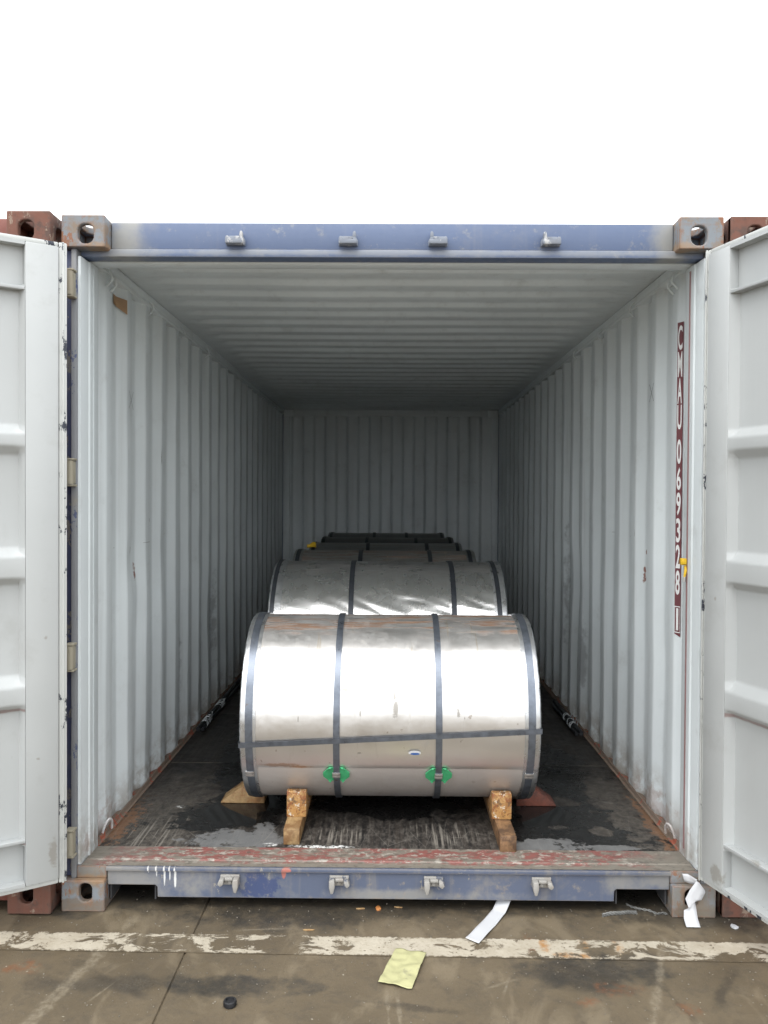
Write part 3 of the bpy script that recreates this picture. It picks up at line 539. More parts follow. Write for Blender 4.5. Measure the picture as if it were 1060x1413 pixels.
def door_leaf(parent, sx, hinge, rz, mat, gmat, outer, rust):
    """leaf seen from inside: local x runs away from the hinge (times sx), inner face at y=0 looking to -y"""
    W, Z0, Z1, T = 1.165, 0.172, 2.442, 0.05
    d = MB()
    def bx(a, b_, *k, **kw): d.box(min(sx*a, sx*b_), max(sx*a, sx*b_), *k, **kw)
    bx(0.0, 0.112, 0, T, Z0, Z1, bev=0.006); bx(W-0.112, W, 0, T, Z0, Z1, bev=0.006)
    bx(0.1125, W-0.1125, 0.036+0.003, T, Z1-0.165, Z1-0.003); bx(0.1125, W-0.1125, 0.036+0.003, T, Z0+0.003, Z0+0.16)
    bx(0.1125, W-0.1125, 0.002, T, Z1-0.012, Z1); bx(0.1125, W-0.1125, 0.002, T, Z0, Z0+0.012)
    leaf = d.build('door', mat, parent, hinge, (0, 0, rz))
    # ribbed panel
    prof = panel_profile(0.315, 2.292, RIBS, 0.036, 0.004); b = MB(); rows = []
    xs = [0.1118, 0.128, 0.150] + [0.15+(W-0.30)*i/10 for i in range(1, 10)] + [W-0.150, W-0.128, W-0.1118]
    for i, x in enumerate(xs):
        e = i in (0, len(xs)-1)
        rows.append([(sx*x, (y_ if not e else 0.002) + 0.0012*mn.noise(Vector((x*3, z_*3, 2+sx)))*(0 if e else 1), z_) for (z_, y_) in prof])
    b.grid(rows); b.build('panel', 'doorpanel', leaf, sharp=40)
    for zz, nm in ((2.279, 'upper_ledge'), (0.333, 'lower_ledge')):
        d = MB(); d.box(min(sx*0.1125, sx*(W-0.1125)), max(sx*0.1125, sx*(W-0.1125)), 0.003, 0.0375, zz-0.006, zz+0.006, 0.002); d.build(nm, mat, leaf)
    for zz in (1.697-0.004, 0.791-0.004) if sx > 0 else (0.791-0.004, 0.322):
        pass
    # rubber seal: lip all round, standing a little proud of the leaf edge
    gk = MB(); 
    for a, b_, z0, z1 in ((-0.030, -0.001, Z0-0.018, Z1+0.018), (W+0.001, W+0.03, Z0-0.018, Z1+0.018)):
        gk.box(min(sx*a, sx*b_), max(sx*a, sx*b_), 0.010, 0.026, z0, z1, 0.005)
        c_ = (a+b_)/2; gk.box(min(sx*(c_-0.003), sx*(c_+0.003)), max(sx*(c_-0.003), sx*(c_+0.003)), 0.004, 0.0105, z0, z1, 0.0015)
    gk.box(min(0, sx*W), max(0, sx*W), 0.010, 0.026, Z1+0.0006, Z1+0.018, 0.005); gk.box(min(0, sx*W), max(0, sx*W), 0.010, 0.026, Z0-0.018, Z0-0.0006, 0.005)
    gk.build('door_seal', gmat, leaf)
    sk = MB(); sk.box(min(sx*0.002, sx*(W-0.002)), max(sx*0.002, sx*(W-0.002)), T+0.0006, T+0.004, Z0+0.002, Z1-0.002, 0.001); sk.build('outer_skin', outer, leaf)
    for x in (0.28, 0.80): locking_bar(leaf, sx*x, T+0.035, 0.10, 2.50, 'seal')
    return leaf

def shell(root, blue, cast, front_detail=True):
    for sx in (-1, 1):
        for top in (True, False):
            z0, z1 = (2.473, 2.591) if top else (0.0, 0.118)
            casting(root, cast, sx*1.057, sx*1.219, 0.0, 1, z0, z1, top)
            casting(root, cast, sx*1.057, sx*1.219, 6.058, -1, z0, z1, top)
        x0, x1 = sorted((sx*1.1725, sx*1.219))
        MB().box(x0, x1, 0.18, 5.878, 2.485, 2.55, 0.004).build('top_rail', blue, root)
        MB().box(x0, x1, 0.18, 5.878, 0.035, 0.16, 0.004).build('bottom_rail', blue, root)
        MB().box(x0, x1, 5.90, 6.05, 0.1185, 2.4725, 0.004).build('rear_post', blue, root)

def cross_members(root):
    me = MB().box(-1.17, 1.17, -0.025, 0.025, 0.045, 0.135, 0.003).me('cross_member'); me.materials.append(MAT['dark'])
    for k in range(14):
        o = bpy.data.objects.new('cross_member', me); COL.objects.link(o); o.parent = root; o.location = (0, 0.35+k*0.4, 0)

C1 = empty('shipping_container', (0, 0, 0))
tag(C1, 'open blue steel container with pale grey corrugated interior and both doors swung wide', 'container')
shell(C1, 'blue', 'casting'); cross_members(C1)
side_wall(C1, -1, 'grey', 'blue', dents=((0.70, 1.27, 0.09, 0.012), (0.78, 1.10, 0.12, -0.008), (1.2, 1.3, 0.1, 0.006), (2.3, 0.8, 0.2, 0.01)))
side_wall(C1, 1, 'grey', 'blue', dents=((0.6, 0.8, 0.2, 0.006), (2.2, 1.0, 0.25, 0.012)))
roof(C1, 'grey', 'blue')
# end wall: vertical corrugations between rails
pts = [(-1.175, 5.935)]; x = -1.09; inn = True
while x < 1.09:
    a, b_ = (5.935, 5.972) if inn else (5.972, 5.935)
    pts += [(x, a), (x+0.022, b_)]; inn = not inn; x += 0.1212
pts += [(1.175, pts[-1][1])]
b = MB(); prof = round_poly(pts, 0.008, 2)
b.grid([[(x_, y_+0.003*mn.noise(Vector((x_*2, z_*2, 1))), z_) for (x_, y_) in prof] for z_ in [0.15+2.32*i/20 for i in range(21)]])
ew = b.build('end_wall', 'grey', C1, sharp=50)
b = MB(); b.grid([[(x_, y_+0.008, z_) for (x_, y_) in prof] for z_ in (0.15, 2.47)]); b.build('outer_skin', 'blue', ew, sharp=50)
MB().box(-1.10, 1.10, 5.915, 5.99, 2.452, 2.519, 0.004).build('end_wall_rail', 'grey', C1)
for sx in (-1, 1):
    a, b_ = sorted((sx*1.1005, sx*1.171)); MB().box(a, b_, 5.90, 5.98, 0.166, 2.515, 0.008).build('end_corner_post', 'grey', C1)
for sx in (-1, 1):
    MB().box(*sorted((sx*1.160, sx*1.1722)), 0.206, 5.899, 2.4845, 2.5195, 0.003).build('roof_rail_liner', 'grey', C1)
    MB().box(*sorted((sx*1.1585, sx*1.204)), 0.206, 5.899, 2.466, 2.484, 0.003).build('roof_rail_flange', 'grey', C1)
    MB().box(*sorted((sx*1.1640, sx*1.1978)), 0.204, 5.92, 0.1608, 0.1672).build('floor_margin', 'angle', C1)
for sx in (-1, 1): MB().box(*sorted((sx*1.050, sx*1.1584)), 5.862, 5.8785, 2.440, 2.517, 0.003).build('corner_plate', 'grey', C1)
# floor sheets
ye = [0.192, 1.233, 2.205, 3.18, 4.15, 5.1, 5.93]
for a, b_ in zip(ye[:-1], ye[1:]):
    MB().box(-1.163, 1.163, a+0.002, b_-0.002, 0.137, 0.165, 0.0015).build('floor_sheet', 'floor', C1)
MB().box(-1.16, 1.16, 0.20, 5.92, 0.1355, 0.1365).build('floor_bearer', 'dark', C1, sharp=None)
for sx in (-1, 1):
    b = MB(); prf = [(sx*1.1635, 0.150), (sx*1.1635, 0.186), (sx*1.158, 0.186), (sx*1.154, 0.170), (sx*1.145, 0.168), (sx*1.145, 0.1655), (sx*1.160, 0.1655), (sx*1.160, 0.150)]
    b.prism(prf, 1, 0.195, 5.91); b.build('floor_angle', 'angle', C1, sharp=20)
# door header, lip and inner jambs
h = MB().box(-1.0565, 1.0565, 0.068, 0.15, 2.484, 2.586, 0.006).build('door_header', 'header', C1)
MB().box(-1.168, 1.168, 0.058, 0.128, 2.454, 2.4835, 0.005).build('header_lip', 'header', h)
MB().box(-1.166, 1.166, 0.1285, 0.205, 2.448, 2.519, 0.008).build('header_jamb', 'grey', h)
for sx in (-1, 1):
    b = MB().box(*sorted((sx*1.190, sx*1.219)), 0.040, 0.16, 0.1185, 2.4725, 0.004); p = b.build('corner_post', 'postblue', C1)
    b = MB().box(*sorted((sx*1.1685, sx*1.1895)), 0.018, 0.10, 0.1185, 2.4725, 0.005); b.build('post_edge', 'post', p)
    b = MB()
    b.prism([(sx*1.1995, 0.1015), (sx*1.1675, 0.030), (sx*1.158, 0.030), (sx*1.1565, 0.036), (sx*1.1545, 0.100), (sx*1.150, 0.108), (sx*1.1490, 0.190), (sx*1.153, 0.200), (sx*1.1995, 0.202)], 2, 0.166, 2.447)
    j = b.build('door_jamb', 'grey', p, sharp=25)
    MB().box(*sorted((sx*1.1475, sx*1.1492)), 0.138, 0.150, 0.20, 2.43).build('jamb_seam', 'redline' if sx > 0 else 'grey', p)
# sill with fork notches next to the castings, and threshold plate
b = MB(); b.prism([(-1.0565, 0.164), (1.0565, 0.164), (1.0565, 0.090), (0.858, 0.090), (0.851, 0.083), (0.850, 0.044), (-0.867, 0.044), (-0.868, 0.083), (-0.875, 0.090), (-1.0565, 0.090)], 1, 0.030, 0.044)
s1 = b.build('door_sill', 'sill', C1)
bv = s1.modifiers.new('bevel', 'BEVEL'); bv.width = 0.003; bv.segments = 2; bv.limit_method = 'ANGLE'
b = MB(); b.box(-0.86, 0.845, 0.0445, 0.16, 0.046, 0.052, 0.001); b.build('sill_flange', 'sill', s1)
for x0, x1 in ((-1.05, -0.875), (0.858, 1.05)):
    b = MB(); b.box(x0, x1, 0.0445, 0.6, 0.092, 0.098); b.box(x0, x0+0.006, 0.0445, 0.6, 0.03, 0.0915); b.box(x1-0.006, x1, 0.0445, 0.6, 0.03, 0.0915); b.build('recess_plate', 'dark', s1)
MB().box(-1.06, 1.06, 0.018, 0.0295, 0.146, 0.163, 0.004).build('sill_lip', 'sill', s1)
b = MB(); b.prism([(0.028, 0.1645), (0.188, 0.1645), (0.188, 0.1685), (0.10, 0.1688), (0.095, 0.172), (0.07, 0.172), (0.065, 0.1685), (0.028, 0.168)], 0, -1.15, 1.15)
b.build('threshold_plate', 'threshold', s1, sharp=25)

for sx in (-1, 1): MB().box(*sorted((sx*1.0572, sx*1.168)), 0.0212, 0.19, 0.1188, 0.1638, 0.003).build('sill_end', 'casting', s1)
# cam keepers on header and sill
def keeper(parent, x, z, y, flip, mat, up):
    """cast keeper: chamfered body with a mouth, a peg on one end, a bolted plate behind"""
    b = MB(); w = 0.036
    if up:
        b.prism([(-w, -0.020), (w, -0.020), (w, 0.000), (w-0.010, 0.016), (-w+0.012, 0.016), (-w, 0.004)], 1, -0.010, 0.0, 0.002)
        b.prism([(-w+0.002, -0.021), (w-0.002, -0.021), (w-0.002, -0.002), (w-0.018, -0.002), (w-0.024, -0.009), (-w+0.022, -0.009), (-w+0.016, 0.006), (-w+0.006, 0.008), (-w+0.002, 0.002)], 1, -0.042, -0.0105, 0.004)
        b.prism([(w-0.020, 0.0045), (w-0.006, 0.0045), (w-0.007, 0.026), (w-0.012, 0.030), (w-0.018, 0.026)], 1, -0.030, -0.0105, 0.003)
        b.prism([(w-0.022, -0.0015), (w-0.004, -0.0015), (w-0.006, 0.004), (w-0.020, 0.004)], 1, -0.036, -0.0105, 0.002)
    else:
        b.box(-w, w, -0.008, 0.0, -0.018, 0.020, 0.002)
        b.prism([(-w-0.006, -0.004), (-w+0.004, -0.014), (-w+0.016, -0.006), (-w+0.018, 0.012), (-w+0.002, 0.014)], 1, -0.040, -0.0085, 0.004)
        b.prism([(w-0.022, -0.010), (w-0.016, -0.034), (w-0.006, -0.036), (w, -0.012), (w, 0.014), (w-0.020, 0.016)], 1, -0.042, -0.0085, 0.004)
        b.box(-w+0.0185, w-0.0225, -0.026, -0.0085, 0.004, 0.015, 0.003)
    o = b.build('cam_keeper', mat, parent, (x, y, z)); o.scale = (-1 if flip else 1, 1, 1)
    MB().tube([(0.0, -0.0085, -0.006 if not up else 0.006), (0.0, -0.015, -0.006 if not up else 0.006)], 0.007, 6).build('bolt', mat, o)
for x, fl in ((-0.585, False), (-0.162, False), (0.174, True), (0.595, True)): keeper(h, x, 2.518, 0.0672, fl, 'keeper', True)
for x, fl in ((-0.592, False), (-0.182, True), (0.172, True), (0.576, True)): keeper(s1, x, 0.116, 0.0295, fl, 'keeper2', False)

# doors and hinges
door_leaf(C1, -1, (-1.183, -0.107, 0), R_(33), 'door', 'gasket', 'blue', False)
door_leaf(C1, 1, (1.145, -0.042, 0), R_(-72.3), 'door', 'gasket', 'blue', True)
for sx, hx in ((-1, -1.181), (1, 1.192)):
    for zc in (2.337, 1.641, 0.955, 0.262):
        b = MB(); b.tube([(hx, -0.012, zc-0.043), (hx, -0.012, zc+0.043)], 0.013, 14)
        b.box(*((hx-0.012, hx+0.011) if sx < 0 else (hx-0.011, hx+0.012)), -0.010, 0.017, zc-0.042, zc+0.042, 0.003)
        hh = b.build('hinge', 'hinge', C1)
        b = MB(); b.box(hx-0.016, hx+0.016, -0.022, 0.0175, zc-0.052, zc-0.0445, 0.002); b.build('hinge_lug', 'hinge', hh)
        b = MB(); b.box(hx-0.016, hx+0.016, -0.022, 0.0175, zc+0.0445, zc+0.052, 0.002); b.build('hinge_lug', 'hinge', hh)

# lashing rings and bars
def ring(parent, p, ax, rad, thick):
    b = MB(); pts = []
    for k in range(15):
        t = math.pi*k/14; pts.append((0, rad*0.55*math.cos(t), rad*math.sin(t)))
    b.tube(pts, thick, 8); o = b.build('lashing_ring', 'grey', parent, p, (0, 0, 0)); o.rotation_euler = ax; return o
for sx in (-1, 1):
    ring(C1, (sx*1.150, 0.30, 0.185), (0, sx*R_(-12), R_(sx*20)), 0.050, 0.005)
    for k, (yy, zz) in enumerate(((0.31, 2.455), (0.36, 2.445))):
        MB().tube([(sx*1.160, yy, zz+0.03), (sx*1.140, yy+0.004, zz+0.01), (sx*1.138, yy+0.01, zz-0.02), (sx*1.163, yy+0.014, zz-0.045)], 0.005, 8).build('lashing_bar', 'grey', C1)
for yy in (0.9, 1.5, 2.1):
    MB().tube([(-1.160, yy, 2.49), (-1.14, yy, 2.475), (-1.14, yy+0.02, 2.45), (-1.163, yy+0.025, 2.43)], 0.0035, 8).build('lashing_bar', 'grey', C1)
    MB().tube([(1.160, yy, 2.49), (1.14, yy, 2.475), (1.14, yy+0.02, 2.45), (1.163, yy+0.025, 2.43)], 0.0035, 8).build('lashing_bar', 'grey', C1)

# brown tape patch and pen crosses on the walls
b = MB(); b.grid([[(-1.1945, 0.50, 2.425), (-1.1945, 0.538, 2.422), (-1.164, 0.592, 2.418)], [(-1.1945, 0.503, 2.385), (-1.1945, 0.538, 2.378), (-1.164, 0.594, 2.355)]])
tp = b.build('tape_patch', 'tape', C1, sharp=None); tp['label'] = 'brown tape patch high on the left wall'
def pen(parent, y, z, x, w, h_):
    b = MB(); t = 0.0012; nx = 0.0
    for s_ in (-1, 1):
        dy, dz = w, s_*h_; L = math.hypot(dy, dz); py, pz = -dz/L*t, dy/L*t
        b.grid([[(x, y-dy+py, z-dz+pz), (x, y-dy-py, z-dz-pz)], [(x+ (0.0002 if s_ > 0 else 0), y+dy+py, z+dz+pz), (x, y+dy-py, z+dz-pz)]])
    o = b.build('pen_cross', 'pen', parent, sharp=None); o['label'] = 'thin cross drawn on the wall'
pen(C1, 0.64, 1.985, -1.1615, 0.030, 0.040); pen(C1, 0.64, 2.03, 1.1615, 0.030, 0.040)

# maroon number strip with white characters on the first bend of the right wall
p0 = Vector((1.196, 0.275, 0)); p1 = Vector((1.1655, 0.3285, 0)); dv = (p1-p0).normalized(); nv = Vector((-dv.y, dv.x, 0)).normalized()
if nv.x > 0: nv = -nv
def zpx(px): return 2.266-(px-443)*0.002907
SW = 0.031                                   # strip width, from the inner bend outwards
def sp(a, z, off): q = p1 - dv*(0.004) - dv*SW*(1-a) + nv*off; return (q.x, q.y, z)
# a=1 is the far (left) edge of the strip, a=0 the near (right) edge
rows = [[sp(0, zpx(k), 0.0032), sp(1, zpx(k), 0.0032)] for k in (441, 550, 660, 770, 872)]
rows += [[sp(0, zpx(880), 0.0032), sp(1, zpx(876), 0.0032)]]
b = MB(); b.grid(rows); strip = b.build('number_strip', 'maroon', C1, sharp=None)
strip['label'] = 'maroon vertical strip with white container number on the right wall'
def glyph(ch, k0, k1, w=0.72):
    cu = bpy.data.curves.new('t', 'FONT'); cu.body = ch; cu.resolution_u = 6; cu.offset = 0.022
    ob = bpy.data.objects.new('t', cu); COL.objects.link(ob)
    dg = bpy.context.evaluated_depsgraph_get(); me = bpy.data.meshes.new_from_object(ob.evaluated_get(dg))
    bpy.data.objects.remove(ob); xs = [v.co.x for v in me.vertices]; ys = [v.co.y for v in me.vertices]
    x0, x1, y0, y1 = min(xs), max(xs), min(ys), max(ys)
    for v in me.vertices:
        fx = (v.co.x-x0)/(x1-x0); fy = (v.co.y-y0)/(y1-y0)
        a = 0.5 + w*(0.5-fx)                 # reading left to right runs from far to near
        v.co = sp(a, zpx(k1)+(zpx(k0)-zpx(k1))*fy, 0.0046)
    link('character', me, 'white', strip, sharp=None)
for ch, k0, k1 in (('C', 445.5, 479.5), ('M', 482, 517), ('A', 519, 554), ('U', 556, 590), ('0', 604, 638), ('6', 643, 674.5), ('9', 678, 710), ('3', 714, 748), ('2', 751, 784), ('8', 787, 821)):
    glyph(ch, k0, k1)
glyph('1', 840, 871, 0.36)
b = MB()
for k0, k1, a0, a1 in ((837, 838.3, 0.04, 0.96), (873, 874.3, 0.04, 0.96), (838.3, 873, 0.04, 0.09), (838.3, 873, 0.91, 0.96)):
    b.grid([[sp(a0, zpx(k0), 0.0046), sp(a1, zpx(k0), 0.0046)], [sp(a0, zpx(k1), 0.0046), sp(a1, zpx(k1), 0.0046)]])
b.build('check_digit_box', 'white', strip, sharp=None)

# neighbouring containers, doors shut
def neighbour(loc, label, main, cast):
    c = empty('shipping_container', loc); tag(c, label, 'container', 'containers in the row')
    shell(c, main, cast); cross_members(c)
    for sx in (-1, 1):
        prof = corrug(0.33, 0.15, 5.93, 1.165, 1.199, 0.272, 0.072, 0.058, 0.07)
        b = MB(); b.grid([[(sx*x, y, z) for (y, x) in prof] for z in (0.14, 2.50)]); b.build('side_wall', main, c, sharp=50)
        MB().box(*sorted((sx*1.17, sx*1.219)), 0.03, 0.16, 0.1185, 2.4725, 0.005).build('corner_post', main, c)
    MB().box(-1.0565, 1.0565, 0.07, 0.15, 2.46, 2.586, 0.006).build('door_header', main, c)
    MB().box(-1.0565, 1.0565, 0.03, 0.15, 0.035, 0.164, 0.006).build('door_sill', main, c)
    b = MB(); b.grid([[(x, y, z) for (y, z) in round_poly([(0.15, 2.545)]+[q for k in range(27) for q in ((0.3+k*0.209, 2.545), (0.33+k*0.209, 2.565), (0.40+k*0.209, 2.565), (0.43+k*0.209, 2.545))]+[(5.96, 2.545)], 0.006, 2)] for x in (-1.175, 1.175)])
    b.build('roof', main, c, sharp=50)
    MB().box(-1.17, 1.17, 5.93, 5.97, 0.14, 2.54, 0.004).build('end_wall', main, c)
    MB().box(-1.16, 1.16, 0.16, 5.92, 0.137, 0.165).build('floor', 'dark', c)
    for sx in (-1, 1):
        d = MB(); prof = panel_profile(0.17, 2.455, ((1.80, 1.77, 1.72, 1.69), (1.37, 1.34, 1.26, 1.24), (0.92, 0.88, 0.82, 0.79)), 0.05, 0.082)
        d.grid([[(sx*x, y_, z_) for (z_, y_) in prof] for x in (0.006, 0.06, 1.10, 1.165)]); lf = d.build('door', main, c, sharp=40)
        for x in (0.28, 0.88): locking_bar(lf, sx*x, 0.028, 0.10, 2.52, 'seal')
        for zc in (2.337, 1.641, 0.955, 0.262): MB().box(*sorted((sx*1.10, sx*1.18)), 0.012, 0.03, zc-0.03, zc+0.03, 0.003).build('hinge', main, lf)
    return c
neighbour((-1.246-1.219, -0.03, 0.004), 'rusty red container standing behind the left open door', 'redbrown', 'rustcast')
neighbour((1.243+1.219, 0.0, 0.002), 'rusty red container standing behind the right open door', 'redbrown', 'rustcast')

# ------------------------------------------------------------------ steel coils
def coil(idx, yc, zc, xc, Rr, L, bore, matb, label, straps, diag, hi, ringw=0.058, strap_m='strap', wrinkle=None, greens=(), seals=True, ringm='ring', stickers=()):
    c = empty('steel_coil', (xc, yc, zc-Rr)); tag(c, label, 'steel coil', 'row of steel coils')
    hl = L/2; nth, nx = (240, 120) if hi else (120, 24)
    def P(x, th, rad): return (x, -rad*math.cos(th), Rr+rad*math.sin(th))    # th=0 towards the door, pi/2 up
    rows = []
    rows.append([P(-hl+0.02, 2*math.pi*k/nth, bore) for k in range(nth)]); rows.append([P(-hl+0.008, 2*math.pi*k/nth, bore+0.006) for k in range(nth)])
    rows.append([P(-hl+0.004, 2*math.pi*k/nth, Rr-0.012) for k in range(nth)])
    for i in range(nx+1):
        x = -hl + L*i/nx; row = []
        for k in range(nth):
            th = 2*math.pi*k/nth; d = 0.0
            if wrinkle: d = wrinkle(x, th if th < math.pi else th-2*math.pi)
            if i in (0, nx): d -= 0.004
            row.append(P(x, th, Rr-0.004+d))
        rows.append(row)
    rows.append([P(hl-0.004, 2*math.pi*k/nth, Rr-0.012) for k in range(nth)])
    rows.append([P(hl-0.008, 2*math.pi*k/nth, bore+0.006) for k in range(nth)]); rows.append([P(hl-0.02, 2*math.pi*k/nth, bore) for k in range(nth)])
    rows.append(rows[0])
    b = MB(); b.grid(rows, True); bmesh.ops.remove_doubles(b.bm, verts=b.bm.verts[:], dist=1e-5)
    # object origin on the axis so that the material's coordinates are centred
    body = b.build('wrapped_body', matb, c, sharp=40)
    body.data.transform(Matrix.Translation((0, 0, -Rr))); body.location = (0, 0, Rr)
    # edge protectors: angle rings over each rim with a slightly ragged inner lip
    N = 160
    for s_ in (-1, 1):
        b = MB(); rw = []
        wv = [0.003*mn.noise(Vector((k*0.35, idx*7, s_*3))) for k in range(N)]
        sc = [0.004*abs(math.sin(k*math.pi/2.5)) + 0.003*mn.noise(Vector((k*0.8, s_*9, idx))) for k in range(N)]
        tops = [0.0012+0.0012*mn.noise(Vector((k*0.5, 2, s_))) for k in range(N)]
        ths = [2*math.pi*k/N for k in range(N)]
        rw.append([P(s_*(hl-ringw+wv[k]), ths[k], Rr-0.006) for k in range(N)])
        rw.append([P(s_*(hl-ringw+wv[k]), ths[k], Rr+tops[k]) for k in range(N)])
        rw.append([P(s_*(hl-0.012), ths[k], Rr+0.0015) for k in range(N)])
        rw.append([P(s_*(hl-0.002), ths[k], Rr-0.001+0.5*sc[k]) for k in range(N)])
        rw.append([P(s_*(hl+0.003), ths[k], Rr-0.008+sc[k]) for k in range(N)])
        rw.append([P(s_*(hl+0.004), ths[k], Rr-0.06) for k in range(N)])
        rw.append([P(s_*(hl-0.003), ths[k], Rr-0.062) for k in range(N)])
        b.grid(rw, True); b.build('edge_ring', ringm, c, sharp=40)
    # circumferential straps
    def hoop(x, w, rad, t0=0.0, wob=0.004, name='strap', ins=0.0):
        b = MB(); M = 128; rw = [[], [], [], []]
        for k in range(M):
            th = 2*math.pi*k/M; dx = wob*math.sin(th+t0)*0.8
            for q, (xx, rd) in enumerate(((-w/2, rad-0.004), (-w/2, rad+0.0012), (w/2, rad+0.0012), (w/2, rad-0.004))):
                rw[q].append(P(x+dx+xx, th, rd))
        b.grid(rw, True); return b.build(name, strap_m, c, sharp=40)
    made = []
    for x, w in straps:
        near = abs(x) > hl-ringw; made.append((x, w, hoop(x, w, Rr+(0.0030 if near else 0.0016), random.random()*6)))
    if seals:
        for x, w, st in made:
            th = -0.556 + random.uniform(-0.01, 0.01) if abs(x) < hl-ringw else -0.545
            b = MB(); rw = []
            for k in range(7):
                t_ = th-0.036+0.072*k/6; lift = 0.0062 + (0.0015 if k in (1, 2, 4, 5) else 0)
                rw.append([P(x-w/2-0.003, t_, Rr-0.001), P(x-w/2-0.003, t_, Rr+lift-0.002), P(x-w/2+0.003, t_, Rr+lift), P(x+w/2-0.003, t_, Rr+lift), P(x+w/2+0.003, t_, Rr+lift-0.002), P(x+w/2+0.003, t_, Rr-0.001)])
            V = b.grid(rw); b.bm.faces.new(V[0]); b.bm.faces.new(V[-1]); b.build('crimp_seal', 'seal', st, sharp=30)
    for x in greens:
        # octagonal plastic pad bent round the coil under the strap
        b = MB(); th = -0.548; hw_, hh_, ch = 0.054, 0.039/Rr, 0.026
        rw = []
        for k in range(9):
            v = -hh_ + 2*hh_*k/8; cut = max(0.0, ch-(hh_-abs(v))*Rr*0.9); ww = hw_-cut; lf = 0.004 + (0.006 if k in (0, 8) else 0)
            rw.append([P(x-ww, th+v, Rr-0.002), P(x-ww, th+v, Rr+lf), P(x-0.024, th+v, Rr+lf), P(x-0.018, th+v, Rr+0.0012), P(x+0.018, th+v, Rr+0.0012), P(x+0.024, th+v, Rr+lf), P(x+ww, th+v, Rr+lf), P(x+ww, th+v, Rr-0.002)])
        V = b.grid(rw); b.bm.faces.new(V[0]); b.bm.faces.new(V[-1]); b.build('plastic_pad', 'green', c, sharp=30)
    for (xs_, th_, hx_, hth_, mt_, off_) in stickers:
        b = MB(); rw = [[P(xs_, th_, Rr+off_)]*24]; n_ = 24
        b = MB(); V0 = b.bm.verts.new(P(xs_, th_, Rr+off_)); ringv = [b.bm.verts.new(P(xs_+hx_*math.cos(2*math.pi*k/n_), th_+hth_*math.sin(2*math.pi*k/n_), Rr+off_)) for k in range(n_)]
        for k in range(n_): b.bm.faces.new([V0, ringv[k], ringv[(k+1) % n_]])
        b.build('oval_sticker', mt_, c, sharp=None)
    if diag:
        (za, zb, w) = diag; b = MB(); rw = []
        def edgepts(x, z, off, dw):
            th = math.asin(max(-1, min(1, (z-Rr)/Rr))); return P(x, th+dw/Rr, Rr+off)
        seq = []
        # end face, outer face, end face
        tha = math.asin((za-Rr)/Rr); thb = math.asin((zb-Rr)/Rr)
        for rd in (bore+0.01, (bore+Rr)/2, Rr-0.07, Rr-0.01): seq.append((-hl-0.007, tha, rd))
        for k in range(41):
            f_ = k/40; x = -hl-0.006 + (L+0.012)*f_; th = tha+(thb-tha)*f_
            seq.append((x, th, Rr+0.0055+0.0006*math.sin(f_*40)))
        for rd in (Rr-0.01, Rr-0.07, (bore+Rr)/2, bore+0.01): seq.append((hl+0.007, thb, rd))
        for (x, th, rd) in seq: rw.append([P(x, th-w/2/rd, rd), P(x, th+w/2/rd, rd)])
        b.grid(rw); o = b.build('cross_strap', strap_m, c, sharp=None)
        so_ = o.modifiers.new('thick', 'SOLIDIFY'); so_.thickness = 0.0012; so_.offset = -1
    return c

ZF = 0.165
def w1(x, th):
    d = 0.0009*mn.noise(Vector((x*2.2, th*2.0, 4))) + 0.0004*mn.noise(Vector((x*7, th*5, 8)))
    # puckers near the left rim and a shallow dent in the middle
    d += 0.0010*math.exp(-((x+0.52)/0.05)**2-((th+0.05)/0.16)**2)*math.sin(x*130+th*9)
    d -= 0.0010*math.exp(-((x-0.03)/0.010)**2-((th-0.05)/0.05)**2)
    d -= 0.004*math.exp(-((x-0.10)/0.016)**2-((th+0.26)/0.012)**2)
    if th < -0.47 and th > -2.6: d -= 0.0014          # lap of the wrapper sheet
    return d
def w2(x, th):
    d = 0.0015*mn.noise(Vector((x*2.0, th*2.0, 14)))
    m = math.exp(-((x+0.02)/0.34)**2-((th-0.42)/0.34)**2); q = x*0.8+th*0.6
    n = mn.noise(Vector((q*9, (th-x*0.5)*2.4, 1.5)))
    d -= 0.010*m*max(0, 1-abs(n)*4.0) * (0.6+0.8*mn.noise(Vector((x*5, th*3, 3))))
    m2 = math.exp(-((x-0.42)/0.17)**2-((th-0.40)/0.26)**2)
    n2 = mn.noise(Vector((x*4, th*11+x*6, 7.5))); d -= 0.009*m2*max(0, 1-abs(n2)*3.6)
    d -= 0.006*math.exp(-((x+0.10)/0.16)**2-((th-0.30)/0.10)**2)
    d += 0.0007*mn.noise(Vector((x*14, th*10, 2)))
    return d
coil(1, 0.648, ZF+0.066+0.3995, 0.0055, 0.3995, 1.209, 0.21, 'coil1',
     'nearest bright steel coil with two green pads and a slanting strap across its front',
     [(-0.5715, 0.030), (-0.218, 0.026), (0.2, 0.026), (0.5695, 0.029)], (0.323, 0.391, 0.021), True, wrinkle=w1, greens=(-0.218, 0.2), ringw=0.062, stickers=((0.100, -0.262, 0.025, 0.026, 'stickerwhite', 0.0012), (0.102, -0.272, 0.019, 0.012, 'stickerblue', 0.0024)))
RB, LB = 0.4645, 1.19; zb = ZF+0.108+RB
ys = [1.56, 2.505, 3.44, 4.38, 5.32]
coil(2, ys[0], zb, -0.010, RB, 1.225, 0.254, 'coil2', 'second steel coil from the door, silver wrap creased and dented', [(-0.597, 0.022), (-0.187, 0.026), (0.341, 0.026), (0.575, 0.024)], None, True, wrinkle=w2, seals=False, strap_m='strapdark', ringw=0.062)
